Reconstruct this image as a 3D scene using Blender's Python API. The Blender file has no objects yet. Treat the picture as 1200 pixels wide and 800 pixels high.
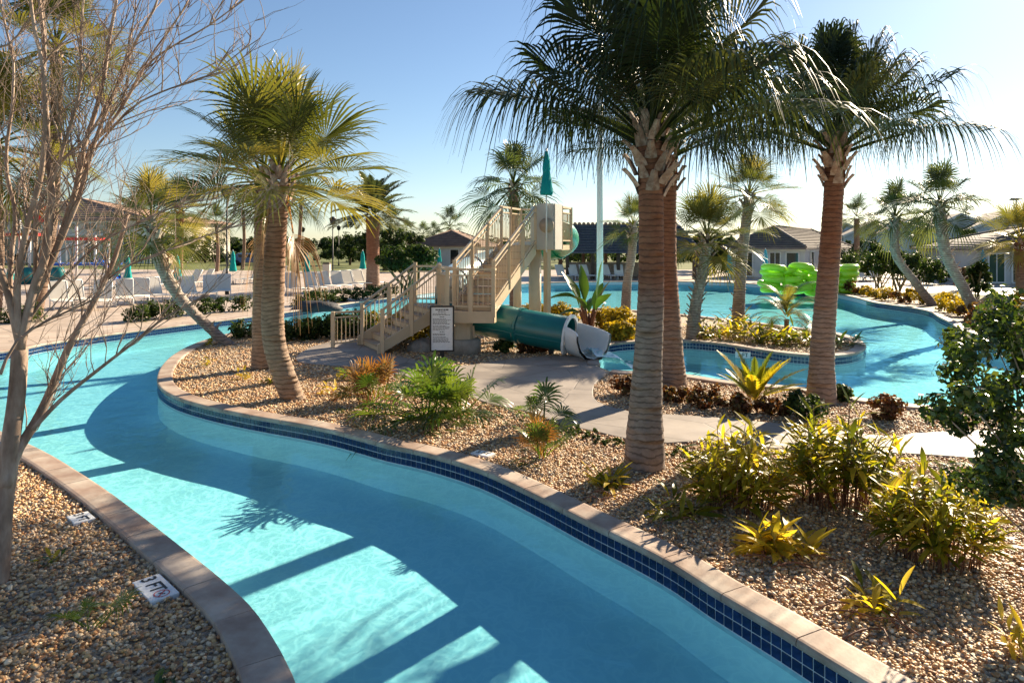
import bpy, math, random
import numpy as np
from mathutils import Vector, Matrix, Euler, noise as mnoise
from mathutils.geometry import tessellate_polygon
R = math.radians
random.seed(7); RNG = np.random.default_rng(7)
scene = bpy.context.scene
COL = scene.collection

# ---------------------------------------------------------------- camera, sky, sun, exposure
H, F, HZ = 2.5, 800.0, 287.0          # eye height (m), focal length and horizon row in photo pixels
cam = bpy.data.cameras.new('camera'); camo = bpy.data.objects.new('camera', cam); COL.objects.link(camo)
camo.location = (0, 0, H); camo.rotation_euler = (R(90), 0, 0)
cam.sensor_width = 36; cam.lens = 36 * F / 1200; cam.shift_y = -(400 - HZ) / 1200
cam.clip_start = 0.05; cam.clip_end = 6000
scene.camera = camo
SUN_AZ, SUN_EL = R(42), R(27)         # azimuth to the right of +Y
wd = bpy.data.worlds.new('World'); scene.world = wd; wd.use_nodes = True
wn = wd.node_tree; wn.nodes.clear()
sky = wn.nodes.new('ShaderNodeTexSky'); sky.sky_type = 'NISHITA'; sky.sun_disc = False
sky.sun_elevation = SUN_EL; sky.sun_rotation = SUN_AZ
sky.altitude = 0; sky.air_density = 1.0; sky.dust_density = 0.25; sky.ozone_density = 3.0
bg = wn.nodes.new('ShaderNodeBackground'); bg.inputs['Strength'].default_value = 0.05
wo = wn.nodes.new('ShaderNodeOutputWorld')
wn.links.new(sky.outputs[0], bg.inputs[0]); wn.links.new(bg.outputs[0], wo.inputs[0])
sl = bpy.data.lights.new('sun', 'SUN'); sl.energy = 5.0; sl.angle = R(0.5); sl.color = (1.0, 0.83, 0.60)
so = bpy.data.objects.new('sun', sl); COL.objects.link(so)
sd = Vector((math.sin(SUN_AZ) * math.cos(SUN_EL), math.cos(SUN_AZ) * math.cos(SUN_EL), math.sin(SUN_EL)))
so.rotation_euler = (-sd).to_track_quat('-Z', 'Y').to_euler()
scene.view_settings.view_transform = 'Standard'; scene.view_settings.look = 'None'
scene.view_settings.gamma = 1.0; scene.view_settings.use_curve_mapping = False
scene.view_settings.exposure = 1.5
scene.render.engine = 'CYCLES'
scene.cycles.max_bounces = 8; scene.cycles.transparent_max_bounces = 16

# ---------------------------------------------------------------- helpers
def G(x, y, z=0.0):
    """photo pixel -> point on the level z"""
    d = F * (H - z) / (y - HZ)
    return Vector(((x - 600) / F * d, d, z))
def At(x, y, d):
    return Vector(((x - 600) / F * d, d, H - (y - HZ) / F * d))

def link(o, parent=None):
    COL.objects.link(o)
    if parent: o.parent = parent
    return o
def tag(o, label=None, cat=None, group=None, kind=None):
    if label: o['label'] = label
    if cat: o['category'] = cat
    if group: o['group'] = group
    if kind: o['kind'] = kind
    return o
def empty(name, loc=(0, 0, 0), rz=0.0, label=None, cat=None, group=None):
    o = bpy.data.objects.new(name, None); o.empty_display_size = 0.1
    link(o); o.location = loc; o.rotation_euler = (0, 0, rz)
    return tag(o, label, cat, group)
def inst(name, mesh, parent=None, loc=(0, 0, 0), rot=(0, 0, 0), sc=1.0):
    o = bpy.data.objects.new(name, mesh); link(o, parent)
    o.location = loc; o.rotation_euler = rot
    o.scale = (sc, sc, sc) if not hasattr(sc, '__len__') else sc
    return o
def copy_tree(o, parent=None):
    c = o.copy(); link(c); c.parent = parent
    for ch in list(o.children): copy_tree(ch, c)
    return c

def npmesh(name, V, Fc, mat=None, col=None, smooth=True, mats=None, midx=None):
    V = np.asarray(V, dtype=np.float32); Fc = np.asarray(Fc, dtype=np.int32)
    me = bpy.data.meshes.new(name)
    n, k = Fc.shape
    me.vertices.add(len(V)); me.vertices.foreach_set('co', V.ravel())
    me.loops.add(n * k); me.loops.foreach_set('vertex_index', Fc.ravel())
    me.polygons.add(n)
    me.polygons.foreach_set('loop_start', np.arange(0, n * k, k, dtype=np.int32))
    me.polygons.foreach_set('loop_total', np.full(n, k, dtype=np.int32))
    if smooth: me.polygons.foreach_set('use_smooth', np.ones(n, dtype=bool))
    if mat: me.materials.append(mat)
    if col is not None:
        a = me.color_attributes.new('col', 'FLOAT_COLOR', 'POINT')
        c4 = np.ones((len(V), 4), dtype=np.float32); c4[:, :3] = col
        a.data.foreach_set('color', c4.ravel())
    me.update(calc_edges=True)
    return me

class MB:
    """collects shapes and links them as one mesh object"""
    def __init__(s): s.v = []; s.f = []; s.sm = []
    def add(s, vs, fs, smooth=False):
        b = len(s.v); s.v += [tuple(v) for v in vs]
        for f in fs: s.f.append(tuple(i + b for i in f)); s.sm.append(smooth)
        return s
    def box(s, c, size, rz=0.0, M=None, taper=1.0):
        hx, hy, hz = size[0] / 2, size[1] / 2, size[2] / 2
        m = M or (Matrix.Translation(c) @ Matrix.Rotation(rz, 4, 'Z'))
        vs = []
        for z, t in ((-hz, 1), (hz, taper)):
            for x, y in ((-hx, -hy), (hx, -hy), (hx, hy), (-hx, hy)):
                vs.append(m @ Vector((x * t, y * t, z)))
        return s.add(vs, [(3, 2, 1, 0), (4, 5, 6, 7), (0, 1, 5, 4), (1, 2, 6, 5), (2, 3, 7, 6), (3, 0, 4, 7)])
    def bar(s, a, b, w, h=None, up=(0, 0, 1)):
        a = Vector(a); b = Vector(b); h = h or w
        t = (b - a); L = t.length; t.normalize(); u = Vector(up)
        if abs(t.dot(u)) > .98: u = Vector((1, 0, 0))
        sx = t.cross(u).normalized(); uu = sx.cross(t)
        vs = []
        for p in (a, b):
            for i, j in ((-1, -1), (1, -1), (1, 1), (-1, 1)):
                vs.append(p + sx * (w / 2 * i) + uu * (h / 2 * j))
        return s.add(vs, [(3, 2, 1, 0), (4, 5, 6, 7), (0, 1, 5, 4), (1, 2, 6, 5), (2, 3, 7, 6), (3, 0, 4, 7)])
    def tube(s, pts, rad, n=8, caps=True, smooth=True):
        pts = [Vector(p) for p in pts]
        if not hasattr(rad, '__len__'): rad = [rad] * len(pts)
        vs = []; fs = []; prev = None
        for i, p in enumerate(pts):
            t = (pts[min(i + 1, len(pts) - 1)] - pts[max(i - 1, 0)])
            if t.length < 1e-9: t = Vector((0, 0, 1))
            t.normalize()
            if prev is None:
                r = Vector((1, 0, 0)) if abs(t.x) < .9 else Vector((0, 1, 0))
                r = (r - t * r.dot(t)).normalized()
            else:
                r = (prev - t * prev.dot(t))
                r = r.normalized() if r.length > 1e-6 else prev
            prev = r; q = t.cross(r)
            for k in range(n):
                a = 2 * math.pi * k / n
                vs.append(p + r * (math.cos(a) * rad[i]) + q * (math.sin(a) * rad[i]))
        m = len(pts)
        for i in range(m - 1):
            for k in range(n):
                fs.append((i * n + k, i * n + (k + 1) % n, (i + 1) * n + (k + 1) % n, (i + 1) * n + k))
        if caps:
            fs.append(tuple(range(n))[::-1]); fs.append(tuple((m - 1) * n + k for k in range(n)))
        return s.add(vs, fs, smooth)
    def prism(s, poly, z0, z1):
        n = len(poly)
        vs = [(p[0], p[1], z0) for p in poly] + [(p[0], p[1], z1) for p in poly]
        ar = sum(poly[i][0] * poly[(i + 1) % n][1] - poly[(i + 1) % n][0] * poly[i][1] for i in range(n))
        idx = tuple(range(n))
        if ar < 0: idx = idx[::-1]
        fs = [tuple(i + n for i in idx), idx[::-1]]
        for k in range(n):
            a, b = idx[k], idx[(k + 1) % n]
            fs.append((a, b, b + n, a + n))
        return s.add(vs, fs)
    def lathe(s, prof, n=16, c=(0, 0, 0), smooth=True, star=0.0):
        vs = []; fs = []
        for (r, z) in prof:
            for k in range(n):
                a = 2 * math.pi * k / n
                rr = r * (1 + star * (1 if k % 2 else -1))
                vs.append((c[0] + rr * math.cos(a), c[1] + rr * math.sin(a), c[2] + z))
        for i in range(len(prof) - 1):
            for k in range(n):
                fs.append((i * n + k, i * n + (k + 1) % n, (i + 1) * n + (k + 1) % n, (i + 1) * n + k))
        fs.append(tuple(range(n))[::-1]); fs.append(tuple((len(prof) - 1) * n + k for k in range(n)))
        return s.add(vs, fs, smooth)
    def mesh(s, name, mat):
        me = bpy.data.meshes.new(name); me.from_pydata(s.v, [], s.f)
        me.polygons.foreach_set('use_smooth', s.sm)
        if mat: me.materials.append(mat)
        me.update(); return me
    def build(s, name, mat, parent=None, loc=(0, 0, 0), rz=0.0, bevel=0.0):
        o = inst(name, s.mesh(name, mat), parent, loc, (0, 0, rz))
        if bevel:
            m = o.modifiers.new('bevel', 'BEVEL'); m.width = bevel; m.segments = 2; m.limit_method = 'ANGLE'
        return o

def crom(pts, step, closed=False):
    """Catmull-Rom resample at about 'step' metres"""
    P = [Vector(p) for p in pts]; n = len(P); out = []
    segs = n if closed else n - 1
    for i in range(segs):
        if closed: p0, p1, p2, p3 = P[(i - 1) % n], P[i], P[(i + 1) % n], P[(i + 2) % n]
        else: p0, p1, p2, p3 = P[max(i - 1, 0)], P[i], P[i + 1], P[min(i + 2, n - 1)]
        m = max(1, int(round((p2 - p1).length / step)))
        for k in range(m):
            t = k / m
            out.append(0.5 * ((2 * p1) + (p2 - p0) * t + (2 * p0 - 5 * p1 + 4 * p2 - p3) * t * t + (3 * p1 - p0 - 3 * p2 + p3) * t ** 3))
    if not closed: out.append(P[-1].copy())
    return out
def even(pts, step):
    """arc-length resample of a dense polyline"""
    out = [pts[0].copy()]; acc = 0.0
    for a, b in zip(pts, pts[1:]):
        L = (b - a).length; s = step - acc
        while s <= L:
            out.append(a.lerp(b, s / L)); s += step
        acc = (acc + L) % step if L > 0 else acc
    return out
def inpoly(px, py, poly):
    ins = np.zeros(len(px), dtype=bool); n = len(poly); j = n - 1
    for i in range(n):
        xi, yi = poly[i][0], poly[i][1]; xj, yj = poly[j][0], poly[j][1]
        if yi != yj:
            c = ((yi > py) != (yj > py)) & (px < (xj - xi) * (py - yi) / (yj - yi) + xi)
            ins ^= c
        j = i
    return ins

# ---------------------------------------------------------------- materials
def newmat(name):
    m = bpy.data.materials.new(name); m.use_nodes = True
    nt = m.node_tree; nt.nodes.clear()
    out = nt.nodes.new('ShaderNodeOutputMaterial')
    return m, nt, out
def nd(nt, t, **kw):
    n = nt.nodes.new(t)
    for k, v in kw.items(): setattr(n, k, v)
    return n
def ramp(nt, stops, interp='LINEAR'):
    r = nt.nodes.new('ShaderNodeValToRGB'); e = r.color_ramp; e.interpolation = interp
    while len(e.elements) < len(stops): e.elements.new(0.5)
    for el, (p, c) in zip(e.elements, stops): el.position = p; el.color = (*c, 1)
    return r
def noise(nt, scale, detail=4, rough=.55, coord='Object', dist=0.0, stretch=None):
    tc = nd(nt, 'ShaderNodeTexCoord'); n = nd(nt, 'ShaderNodeTexNoise')
    n.inputs['Scale'].default_value = scale; n.inputs['Detail'].default_value = detail
    n.inputs['Roughness'].default_value = rough; n.inputs['Distortion'].default_value = dist
    src = tc.outputs[coord]
    if stretch:
        mp = nd(nt, 'ShaderNodeMapping'); mp.inputs['Scale'].default_value = stretch
        nt.links.new(src, mp.inputs[0]); src = mp.outputs[0]
    nt.links.new(src, n.inputs['Vector'])
    return n
def surf(name, cols, scale=6.0, rough=.7, bump=.15, bscale=40.0, spec=.35, detail=5, metal=0.0, rnd=0.0, stretch=None, bdist=.01, lo=.3, hi=.7):
    """matte or glossy surface whose colour wanders between the given colours"""
    m, nt, out = newmat(name)
    p = nd(nt, 'ShaderNodeBsdfPrincipled'); L = nt.links.new
    n = noise(nt, scale, detail, .6, stretch=stretch)
    k = len(cols)
    rp = ramp(nt, [(lo + (hi - lo) * i / max(1, k - 1), c) for i, c in enumerate(cols)])
    L(n.outputs['Fac'], rp.inputs[0]); c = rp.outputs[0]
    if rnd:
        oi = nd(nt, 'ShaderNodeObjectInfo'); hs = nd(nt, 'ShaderNodeHueSaturation')
        mr = nd(nt, 'ShaderNodeMapRange'); mr.inputs[3].default_value = 1 - rnd; mr.inputs[4].default_value = 1 + rnd
        L(oi.outputs['Random'], mr.inputs[0]); L(mr.outputs[0], hs.inputs['Value']); L(c, hs.inputs['Color']); c = hs.outputs[0]
    L(c, p.inputs['Base Color'])
    p.inputs['Roughness'].default_value = rough; p.inputs['Metallic'].default_value = metal
    p.inputs['Specular IOR Level'].default_value = spec
    if bump:
        b = nd(nt, 'ShaderNodeBump'); b.inputs['Strength'].default_value = bump; b.inputs['Distance'].default_value = bdist
        n2 = noise(nt, bscale, 4, .6, stretch=stretch); L(n2.outputs['Fac'], b.inputs['Height']); L(b.outputs[0], p.inputs['Normal'])
    L(p.outputs[0], out.inputs[0])
    return m
def leafmat(name, cols, trans=.4, tcol=(1.0, 1.0, .55), rough=.42, attr=False, nscale=3.0, spec=.5):
    """leaf: colour differs leaf by leaf, light passes through the blade"""
    m, nt, out = newmat(name); L = nt.links.new
    p = nd(nt, 'ShaderNodeBsdfPrincipled'); t = nd(nt, 'ShaderNodeBsdfTranslucent'); mx = nd(nt, 'ShaderNodeMixShader')
    rp = ramp(nt, [(i / max(1, len(cols) - 1), c) for i, c in enumerate(cols)])
    n = noise(nt, nscale, 3)
    if attr:
        a = nd(nt, 'ShaderNodeAttribute', attribute_name='col'); L(a.outputs['Fac'], rp.inputs[0])
    else:
        oi = nd(nt, 'ShaderNodeObjectInfo'); ad = nd(nt, 'ShaderNodeMath', operation='MULTIPLY_ADD')
        ad.inputs[1].default_value = .5
        L(n.outputs['Fac'], ad.inputs[0])
        mm = nd(nt, 'ShaderNodeMath', operation='MULTIPLY_ADD'); mm.inputs[1].default_value = .9; mm.inputs[2].default_value = -.2
        L(oi.outputs['Random'], mm.inputs[0]); L(mm.outputs[0], ad.inputs[2]); L(ad.outputs[0], rp.inputs[0])
    L(rp.outputs[0], p.inputs['Base Color']); p.inputs['Roughness'].default_value = rough
    p.inputs['Specular IOR Level'].default_value = spec
    ml = nd(nt, 'ShaderNodeMix', data_type='RGBA', blend_type='MULTIPLY'); ml.inputs['Factor'].default_value = 1
    L(rp.outputs[0], ml.inputs['A']); ml.inputs['B'].default_value = (*[c * 1.7 for c in tcol], 1)
    L(ml.outputs['Result'], t.inputs[0])
    mx.inputs[0].default_value = trans; L(p.outputs[0], mx.inputs[1]); L(t.outputs[0], mx.inputs[2]); L(mx.outputs[0], out.inputs[0])
    return m
M = {}
M['white'] = surf('white_paint', [(.72, .72, .70), (.8, .8, .78)], 3, .45, .05)
M['plate'] = surf('depth_plate', [(.66, .68, .70), (.78, .79, .80)], 25, .35, .08)
M['ink'] = surf('black_ink', [(.02, .02, .025), (.035, .035, .04)], 30, .5, 0)
M['red_ink'] = surf('red_ink', [(.55, .04, .04), (.62, .06, .06)], 30, .5, 0)
M['tan_paint'] = surf('tan_powder_coat', [(.56, .43, .28), (.64, .50, .34)], 2.2, .42, .06, 60)
M['cream'] = surf('cream_column', [(.62, .56, .42), (.70, .64, .50)], 2.5, .5, .08, 30)
M['tread'] = surf('stair_tread', [(.36, .26, .18), (.46, .35, .25)], 9, .7, .2, 80)
M['panel'] = surf('pale_panel', [(.46, .42, .37), (.56, .52, .46)], 2, .5, .03)
M['opening'] = surf('tan_opening', [(.36, .28, .20), (.44, .35, .26)], 4, .6, .05)
M['teal_plastic'] = surf('teal_fibreglass', [(.006, .125, .13), (.011, .17, .165)], 1.5, .3, .03, 8, .6)
M['green_plastic'] = surf('green_fibreglass', [(.01, .24, .16), (.02, .30, .20)], 1.5, .25, .03, 8, .6)
M['blue_tube'] = surf('pale_blue_fibreglass', [(.30, .44, .50), (.40, .54, .58)], 1.5, .3, .03, 8, .6)
M['teal_cloth'] = surf('teal_canvas', [(.005, .24, .24), (.015, .32, .31)], 4, .8, .2, 30, .1)
M['aqua_cloth'] = surf('aqua_canvas', [(.03, .30, .42), (.06, .38, .50)], 4, .8, .2, 30, .1)
M['black_metal'] = surf('black_metal', [(.015, .015, .016), (.03, .03, .03)], 6, .45, .05)
M['pole_white'] = surf('white_pole', [(.66, .67, .68), (.76, .77, .77)], 2, .4, .03)
M['concrete'] = surf('rough_concrete', [(.30, .26, .22), (.48, .42, .35)], 7, .85, .5, 40)
M['rock'] = surf('grey_boulder', [(.16, .15, .14), (.36, .33, .29)], 5, .85, .8, 14, bdist=.04)
M['rock_tan'] = surf('orange_boulder', [(.36, .20, .10), (.52, .33, .18)], 4, .85, .8, 10, bdist=.04)
M['rock_dark'] = surf('dark_boulder', [(.02, .022, .03), (.07, .07, .075)], 4, .7, .8, 10, bdist=.04)
M['lime'] = surf('lime_vinyl', [(.40, .76, .02), (.52, .84, .06)], 3, .3, .15, 5, .5, rnd=.15)
M['stucco'] = surf('cream_stucco', [(.60, .53, .43), (.68, .61, .50)], 1.2, .85, .25, 60)
M['stucco_w'] = surf('pale_stucco', [(.52, .52, .50), (.62, .62, .60)], 1.0, .85, .25, 60)
M['stucco_b'] = surf('blue_grey_siding', [(.50, .55, .60), (.58, .62, .66)], .6, .8, .15, 30)
M['trim'] = surf('white_trim', [(.66, .65, .62), (.76, .75, .72)], 2, .6, .05)
M['glass_dark'] = surf('dark_glass', [(.012, .016, .02), (.03, .035, .04)], 1, .08, 0, spec=.7)
M['door_green'] = surf('dark_green_door', [(.01, .05, .03), (.02, .08, .045)], 2, .4, .05)
M['thatch'] = surf('dark_shingle', [(.05, .055, .075), (.12, .12, .14)], 2.0, .9, .6, 12, stretch=(6, 6, 1), bdist=.05)
M['wood'] = surf('dark_post_wood', [(.05, .035, .025), (.10, .07, .05)], 3, .8, .3, 20)
M['blue_play'] = surf('blue_plastic', [(.01, .08, .46), (.02, .12, .55)], 2, .3, .02)
M['red_play'] = surf('red_plastic', [(.55, .02, .02), (.65, .04, .03)], 2, .3, .02)
M['car'] = surf('blue_car_paint', [(.02, .08, .22), (.03, .11, .28)], 2, .2, 0, spec=.6)
M['mesh_cloth'] = surf('white_sling', [(.70, .64, .55), (.80, .74, .65)], 3, .7, .1, 60)
M['barkm'] = surf('smooth_mottled_bark', [(.15, .095, .065), (.31, .215, .16), (.50, .39, .31)], 9, .75, .35, 40, stretch=(1, 1, .35), bdist=.006)
M['stem'] = surf('brown_cane', [(.10, .035, .02), (.24, .11, .06)], 14, .6, .2, 40)
M['stemg'] = surf('green_brown_stem', [(.09, .07, .03), (.18, .15, .06)], 10, .6, .2, 40)
M['dry'] = leafmat('dry_leaf', [(.20, .10, .045), (.34, .19, .08), (.46, .30, .15)], .3, (1, .8, .5))
M['boot'] = surf('leaf_base', [(.17, .085, .055), (.34, .22, .16), (.52, .40, .32)], 14, .8, .4, 50, rnd=.35, bdist=.006)
M['boot_grey'] = surf('grey_leaf_base', [(.18, .15, .12), (.32, .28, .23), (.46, .41, .35)], 14, .85, .4, 50, rnd=.3, bdist=.006)
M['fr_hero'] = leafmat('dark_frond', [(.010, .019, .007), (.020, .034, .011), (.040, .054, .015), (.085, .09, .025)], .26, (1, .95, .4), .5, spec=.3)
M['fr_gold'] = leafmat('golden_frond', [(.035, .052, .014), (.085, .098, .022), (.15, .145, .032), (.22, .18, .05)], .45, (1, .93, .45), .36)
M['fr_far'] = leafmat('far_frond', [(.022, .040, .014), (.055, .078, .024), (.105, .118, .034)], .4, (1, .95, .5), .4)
M['fr_date'] = leafmat('date_frond', [(.03, .045, .018), (.06, .075, .03), (.10, .11, .05)], .35, (1, .95, .55), .4)
M['ginger'] = leafmat('variegated_leaf', [(.045, .075, .012), (.13, .155, .016), (.30, .27, .022), (.48, .38, .035)], .58, (1, .95, .35), .34, nscale=5)
M['ginger_y'] = leafmat('yellow_leaf', [(.14, .15, .02), (.34, .30, .03), (.54, .43, .05), (.62, .48, .09)], .58, (1, .92, .38), .36, nscale=5)
M['fan_green'] = leafmat('green_fan_leaf', [(.03, .065, .014), (.07, .12, .022), (.14, .18, .035)], .38, (1, 1, .4), .3)
M['fan_red'] = leafmat('russet_leaf', [(.14, .065, .022), (.22, .125, .035), (.28, .22, .05)], .34, (1, .75, .4), .4)
M['bird'] = leafmat('banana_leaf', [(.018, .050, .014), (.035, .085, .02), (.08, .14, .03)], .35, (1, 1, .4), .28)
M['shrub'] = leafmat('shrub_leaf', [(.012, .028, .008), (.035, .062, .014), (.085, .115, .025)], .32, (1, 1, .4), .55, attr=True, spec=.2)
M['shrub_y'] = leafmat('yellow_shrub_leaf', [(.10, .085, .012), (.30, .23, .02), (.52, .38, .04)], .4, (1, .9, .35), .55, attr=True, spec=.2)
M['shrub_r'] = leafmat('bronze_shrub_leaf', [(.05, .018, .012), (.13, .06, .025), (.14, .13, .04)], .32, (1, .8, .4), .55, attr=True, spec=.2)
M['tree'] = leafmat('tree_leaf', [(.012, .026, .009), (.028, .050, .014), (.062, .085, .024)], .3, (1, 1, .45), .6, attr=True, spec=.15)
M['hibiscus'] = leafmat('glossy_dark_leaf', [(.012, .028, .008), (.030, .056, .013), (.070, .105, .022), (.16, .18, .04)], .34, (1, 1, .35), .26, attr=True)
# ================================================================ THE SETTING
WL, FLOOR = -0.17, -0.535
def water_mat():
    m, nt, out = newmat('pool_water'); L = nt.links.new
    tc = nd(nt, 'ShaderNodeTexCoord')
    n1 = nd(nt, 'ShaderNodeTexNoise'); n1.inputs['Scale'].default_value = 2.6; n1.inputs['Detail'].default_value = 3; n1.inputs['Distortion'].default_value = .6
    n2 = nd(nt, 'ShaderNodeTexNoise'); n2.inputs['Scale'].default_value = .7; n2.inputs['Detail'].default_value = 2
    L(tc.outputs['Object'], n1.inputs['Vector']); L(tc.outputs['Object'], n2.inputs['Vector'])
    ad = nd(nt, 'ShaderNodeMath', operation='MULTIPLY_ADD'); ad.inputs[1].default_value = 1.2
    L(n2.outputs['Fac'], ad.inputs[0]); L(n1.outputs['Fac'], ad.inputs[2])
    b = nd(nt, 'ShaderNodeBump'); b.inputs['Strength'].default_value = .34; b.inputs['Distance'].default_value = .05
    L(ad.outputs[0], b.inputs['Height'])
    fr = nd(nt, 'ShaderNodeFresnel'); fr.inputs['IOR'].default_value = 1.33; L(b.outputs[0], fr.inputs['Normal'])
    ge = nd(nt, 'ShaderNodeNewGeometry'); iv = nd(nt, 'ShaderNodeMath', operation='SUBTRACT'); iv.inputs[0].default_value = 1; L(ge.outputs['Backfacing'], iv.inputs[1])
    ff = nd(nt, 'ShaderNodeMath', operation='MULTIPLY'); L(fr.outputs[0], ff.inputs[0]); L(iv.outputs[0], ff.inputs[1])
    gl = nd(nt, 'ShaderNodeBsdfGlossy'); gl.inputs['Roughness'].default_value = .03; gl.inputs['Color'].default_value = (.13, .40, .56, 1); L(b.outputs[0], gl.inputs['Normal'])
    # painted caustics: a fine bright noise net put into the water's transmission colour
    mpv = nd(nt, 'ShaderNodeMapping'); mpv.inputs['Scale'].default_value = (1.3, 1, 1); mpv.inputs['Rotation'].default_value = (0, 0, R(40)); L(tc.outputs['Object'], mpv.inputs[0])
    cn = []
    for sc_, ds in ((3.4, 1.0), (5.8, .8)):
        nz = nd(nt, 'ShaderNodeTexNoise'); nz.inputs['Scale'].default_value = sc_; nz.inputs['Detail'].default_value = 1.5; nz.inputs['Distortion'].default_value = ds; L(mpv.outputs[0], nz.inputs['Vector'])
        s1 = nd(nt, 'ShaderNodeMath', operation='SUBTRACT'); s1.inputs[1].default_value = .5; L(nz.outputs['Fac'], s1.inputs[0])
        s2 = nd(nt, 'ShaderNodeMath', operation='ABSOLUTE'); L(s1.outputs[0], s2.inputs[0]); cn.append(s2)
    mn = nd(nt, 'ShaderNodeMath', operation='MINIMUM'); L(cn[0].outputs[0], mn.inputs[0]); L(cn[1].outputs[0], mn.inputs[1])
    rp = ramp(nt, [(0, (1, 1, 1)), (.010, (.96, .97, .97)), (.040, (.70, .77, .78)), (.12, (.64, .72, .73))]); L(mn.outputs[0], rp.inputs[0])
    rp2 = ramp(nt, [(0, (.42, .89, .97)), (.06, (.37, .83, .93))]); L(mn.outputs[0], rp2.inputs[0])  # seen from above: water tint with a faint trace of the painted net
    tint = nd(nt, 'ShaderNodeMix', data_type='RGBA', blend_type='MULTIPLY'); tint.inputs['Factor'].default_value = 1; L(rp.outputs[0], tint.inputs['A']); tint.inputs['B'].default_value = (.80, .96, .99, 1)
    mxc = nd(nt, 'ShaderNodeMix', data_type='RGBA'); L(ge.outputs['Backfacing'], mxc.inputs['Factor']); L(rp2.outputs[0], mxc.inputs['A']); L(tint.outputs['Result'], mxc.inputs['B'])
    tr = nd(nt, 'ShaderNodeBsdfTransparent'); L(mxc.outputs['Result'], tr.inputs[0])
    mx = nd(nt, 'ShaderNodeMixShader'); L(ff.outputs[0], mx.inputs[0]); L(tr.outputs[0], mx.inputs[1]); L(gl.outputs[0], mx.inputs[2])
    L(mx.outputs[0], out.inputs['Surface'])
    return m
def gravel_mat(name, cols, scale=38):
    m, nt, out = newmat(name); L = nt.links.new
    p = nd(nt, 'ShaderNodeBsdfPrincipled'); tc = nd(nt, 'ShaderNodeTexCoord')
    v = nd(nt, 'ShaderNodeTexVoronoi'); v.inputs['Scale'].default_value = scale; L(tc.outputs['Object'], v.inputs['Vector'])
    sp = nd(nt, 'ShaderNodeSeparateColor'); L(v.outputs['Color'], sp.inputs[0])
    rp = ramp(nt, [(i / (len(cols) - 1), c) for i, c in enumerate(cols)]); L(sp.outputs[0], rp.inputs[0])
    L(rp.outputs[0], p.inputs['Base Color']); p.inputs['Roughness'].default_value = .75
    b = nd(nt, 'ShaderNodeBump', invert=True); b.inputs['Strength'].default_value = .9; b.inputs['Distance'].default_value = .02
    L(v.outputs['Distance'], b.inputs['Height']); L(b.outputs[0], p.inputs['Normal']); L(p.outputs[0], out.inputs[0])
    return m
def stamped_mat(name, cols, scale, joint, jcol):
    """stamped concrete / pavers: mottled colour, shallow joints in the relief"""
    m, nt, out = newmat(name); L = nt.links.new
    p = nd(nt, 'ShaderNodeBsdfPrincipled'); tc = nd(nt, 'ShaderNodeTexCoord')
    n = noise(nt, 1.1, 6, .65); n2 = noise(nt, 14, 4)
    rp = ramp(nt, [(.3 + .4 * i / (len(cols) - 1), c) for i, c in enumerate(cols)]); L(n.outputs['Fac'], rp.inputs[0])
    v = nd(nt, 'ShaderNodeTexVoronoi', feature='DISTANCE_TO_EDGE'); v.inputs['Scale'].default_value = scale; L(tc.outputs['Object'], v.inputs['Vector'])
    v2 = nd(nt, 'ShaderNodeTexVoronoi'); v2.inputs['Scale'].default_value = scale; L(tc.outputs['Object'], v2.inputs['Vector'])
    sp = nd(nt, 'ShaderNodeSeparateColor'); L(v2.outputs['Color'], sp.inputs[0])
    hs = nd(nt, 'ShaderNodeHueSaturation'); mr = nd(nt, 'ShaderNodeMapRange'); mr.inputs[3].default_value = .86; mr.inputs[4].default_value = 1.12
    L(sp.outputs[0], mr.inputs[0]); L(mr.outputs[0], hs.inputs['Value']); L(rp.outputs[0], hs.inputs['Color'])
    jr = ramp(nt, [(0, (0, 0, 0)), (joint, (1, 1, 1))]); L(v.outputs['Distance'], jr.inputs[0])
    mx = nd(nt, 'ShaderNodeMix', data_type='RGBA'); L(jr.outputs[0], mx.inputs['Factor']); mx.inputs['A'].default_value = (*jcol, 1); L(hs.outputs[0], mx.inputs['B'])
    L(mx.outputs['Result'], p.inputs['Base Color']); p.inputs['Roughness'].default_value = .62
    ad = nd(nt, 'ShaderNodeMath', operation='MULTIPLY_ADD'); ad.inputs[1].default_value = .25; L(n2.outputs['Fac'], ad.inputs[0]); L(jr.outputs[0], ad.inputs[2])
    b = nd(nt, 'ShaderNodeBump'); b.inputs['Strength'].default_value = .5; b.inputs['Distance'].default_value = .006
    L(ad.outputs[0], b.inputs['Height']); L(b.outputs[0], p.inputs['Normal']); L(p.outputs[0], out.inputs[0])
    return m
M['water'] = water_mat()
M['plaster'] = surf('pool_plaster', [(.74, .82, .82), (.84, .90, .89)], 1.4, .8, .05)
M['gravel'] = gravel_mat('gravel_bed', [(.16, .12, .085), (.38, .28, .18), (.52, .41, .28), (.28, .25, .22)])
M['mulch'] = gravel_mat('mulch_bed', [(.08, .05, .03), (.22, .14, .09), (.34, .24, .17), (.16, .11, .07)], 22)
M['path'] = stamped_mat('stamped_concrete', [(.18, .15, .13), (.265, .225, .195), (.325, .28, .24)], 1.25, .018, (.13, .11, .095))
M['deck'] = stamped_mat('deck_pavers', [(.36, .28, .22), (.46, .37, .30), (.52, .43, .36)], 2.0, .02, (.25, .20, .16))
M['grass'] = surf('lawn', [(.06, .085, .02), (.11, .13, .03), (.17, .16, .05)], .35, .9, .4, 6, bdist=.03)
M['coping'] = surf('cast_stone_coping', [(.24, .165, .125), (.33, .24, .19), (.40, .325, .265), (.49, .415, .345)], 2.8, .62, .3, 45, rnd=.10, bdist=.004)
M['grout'] = surf('grout', [(.22, .20, .18), (.32, .29, .26)], 20, .9, .1)
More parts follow.
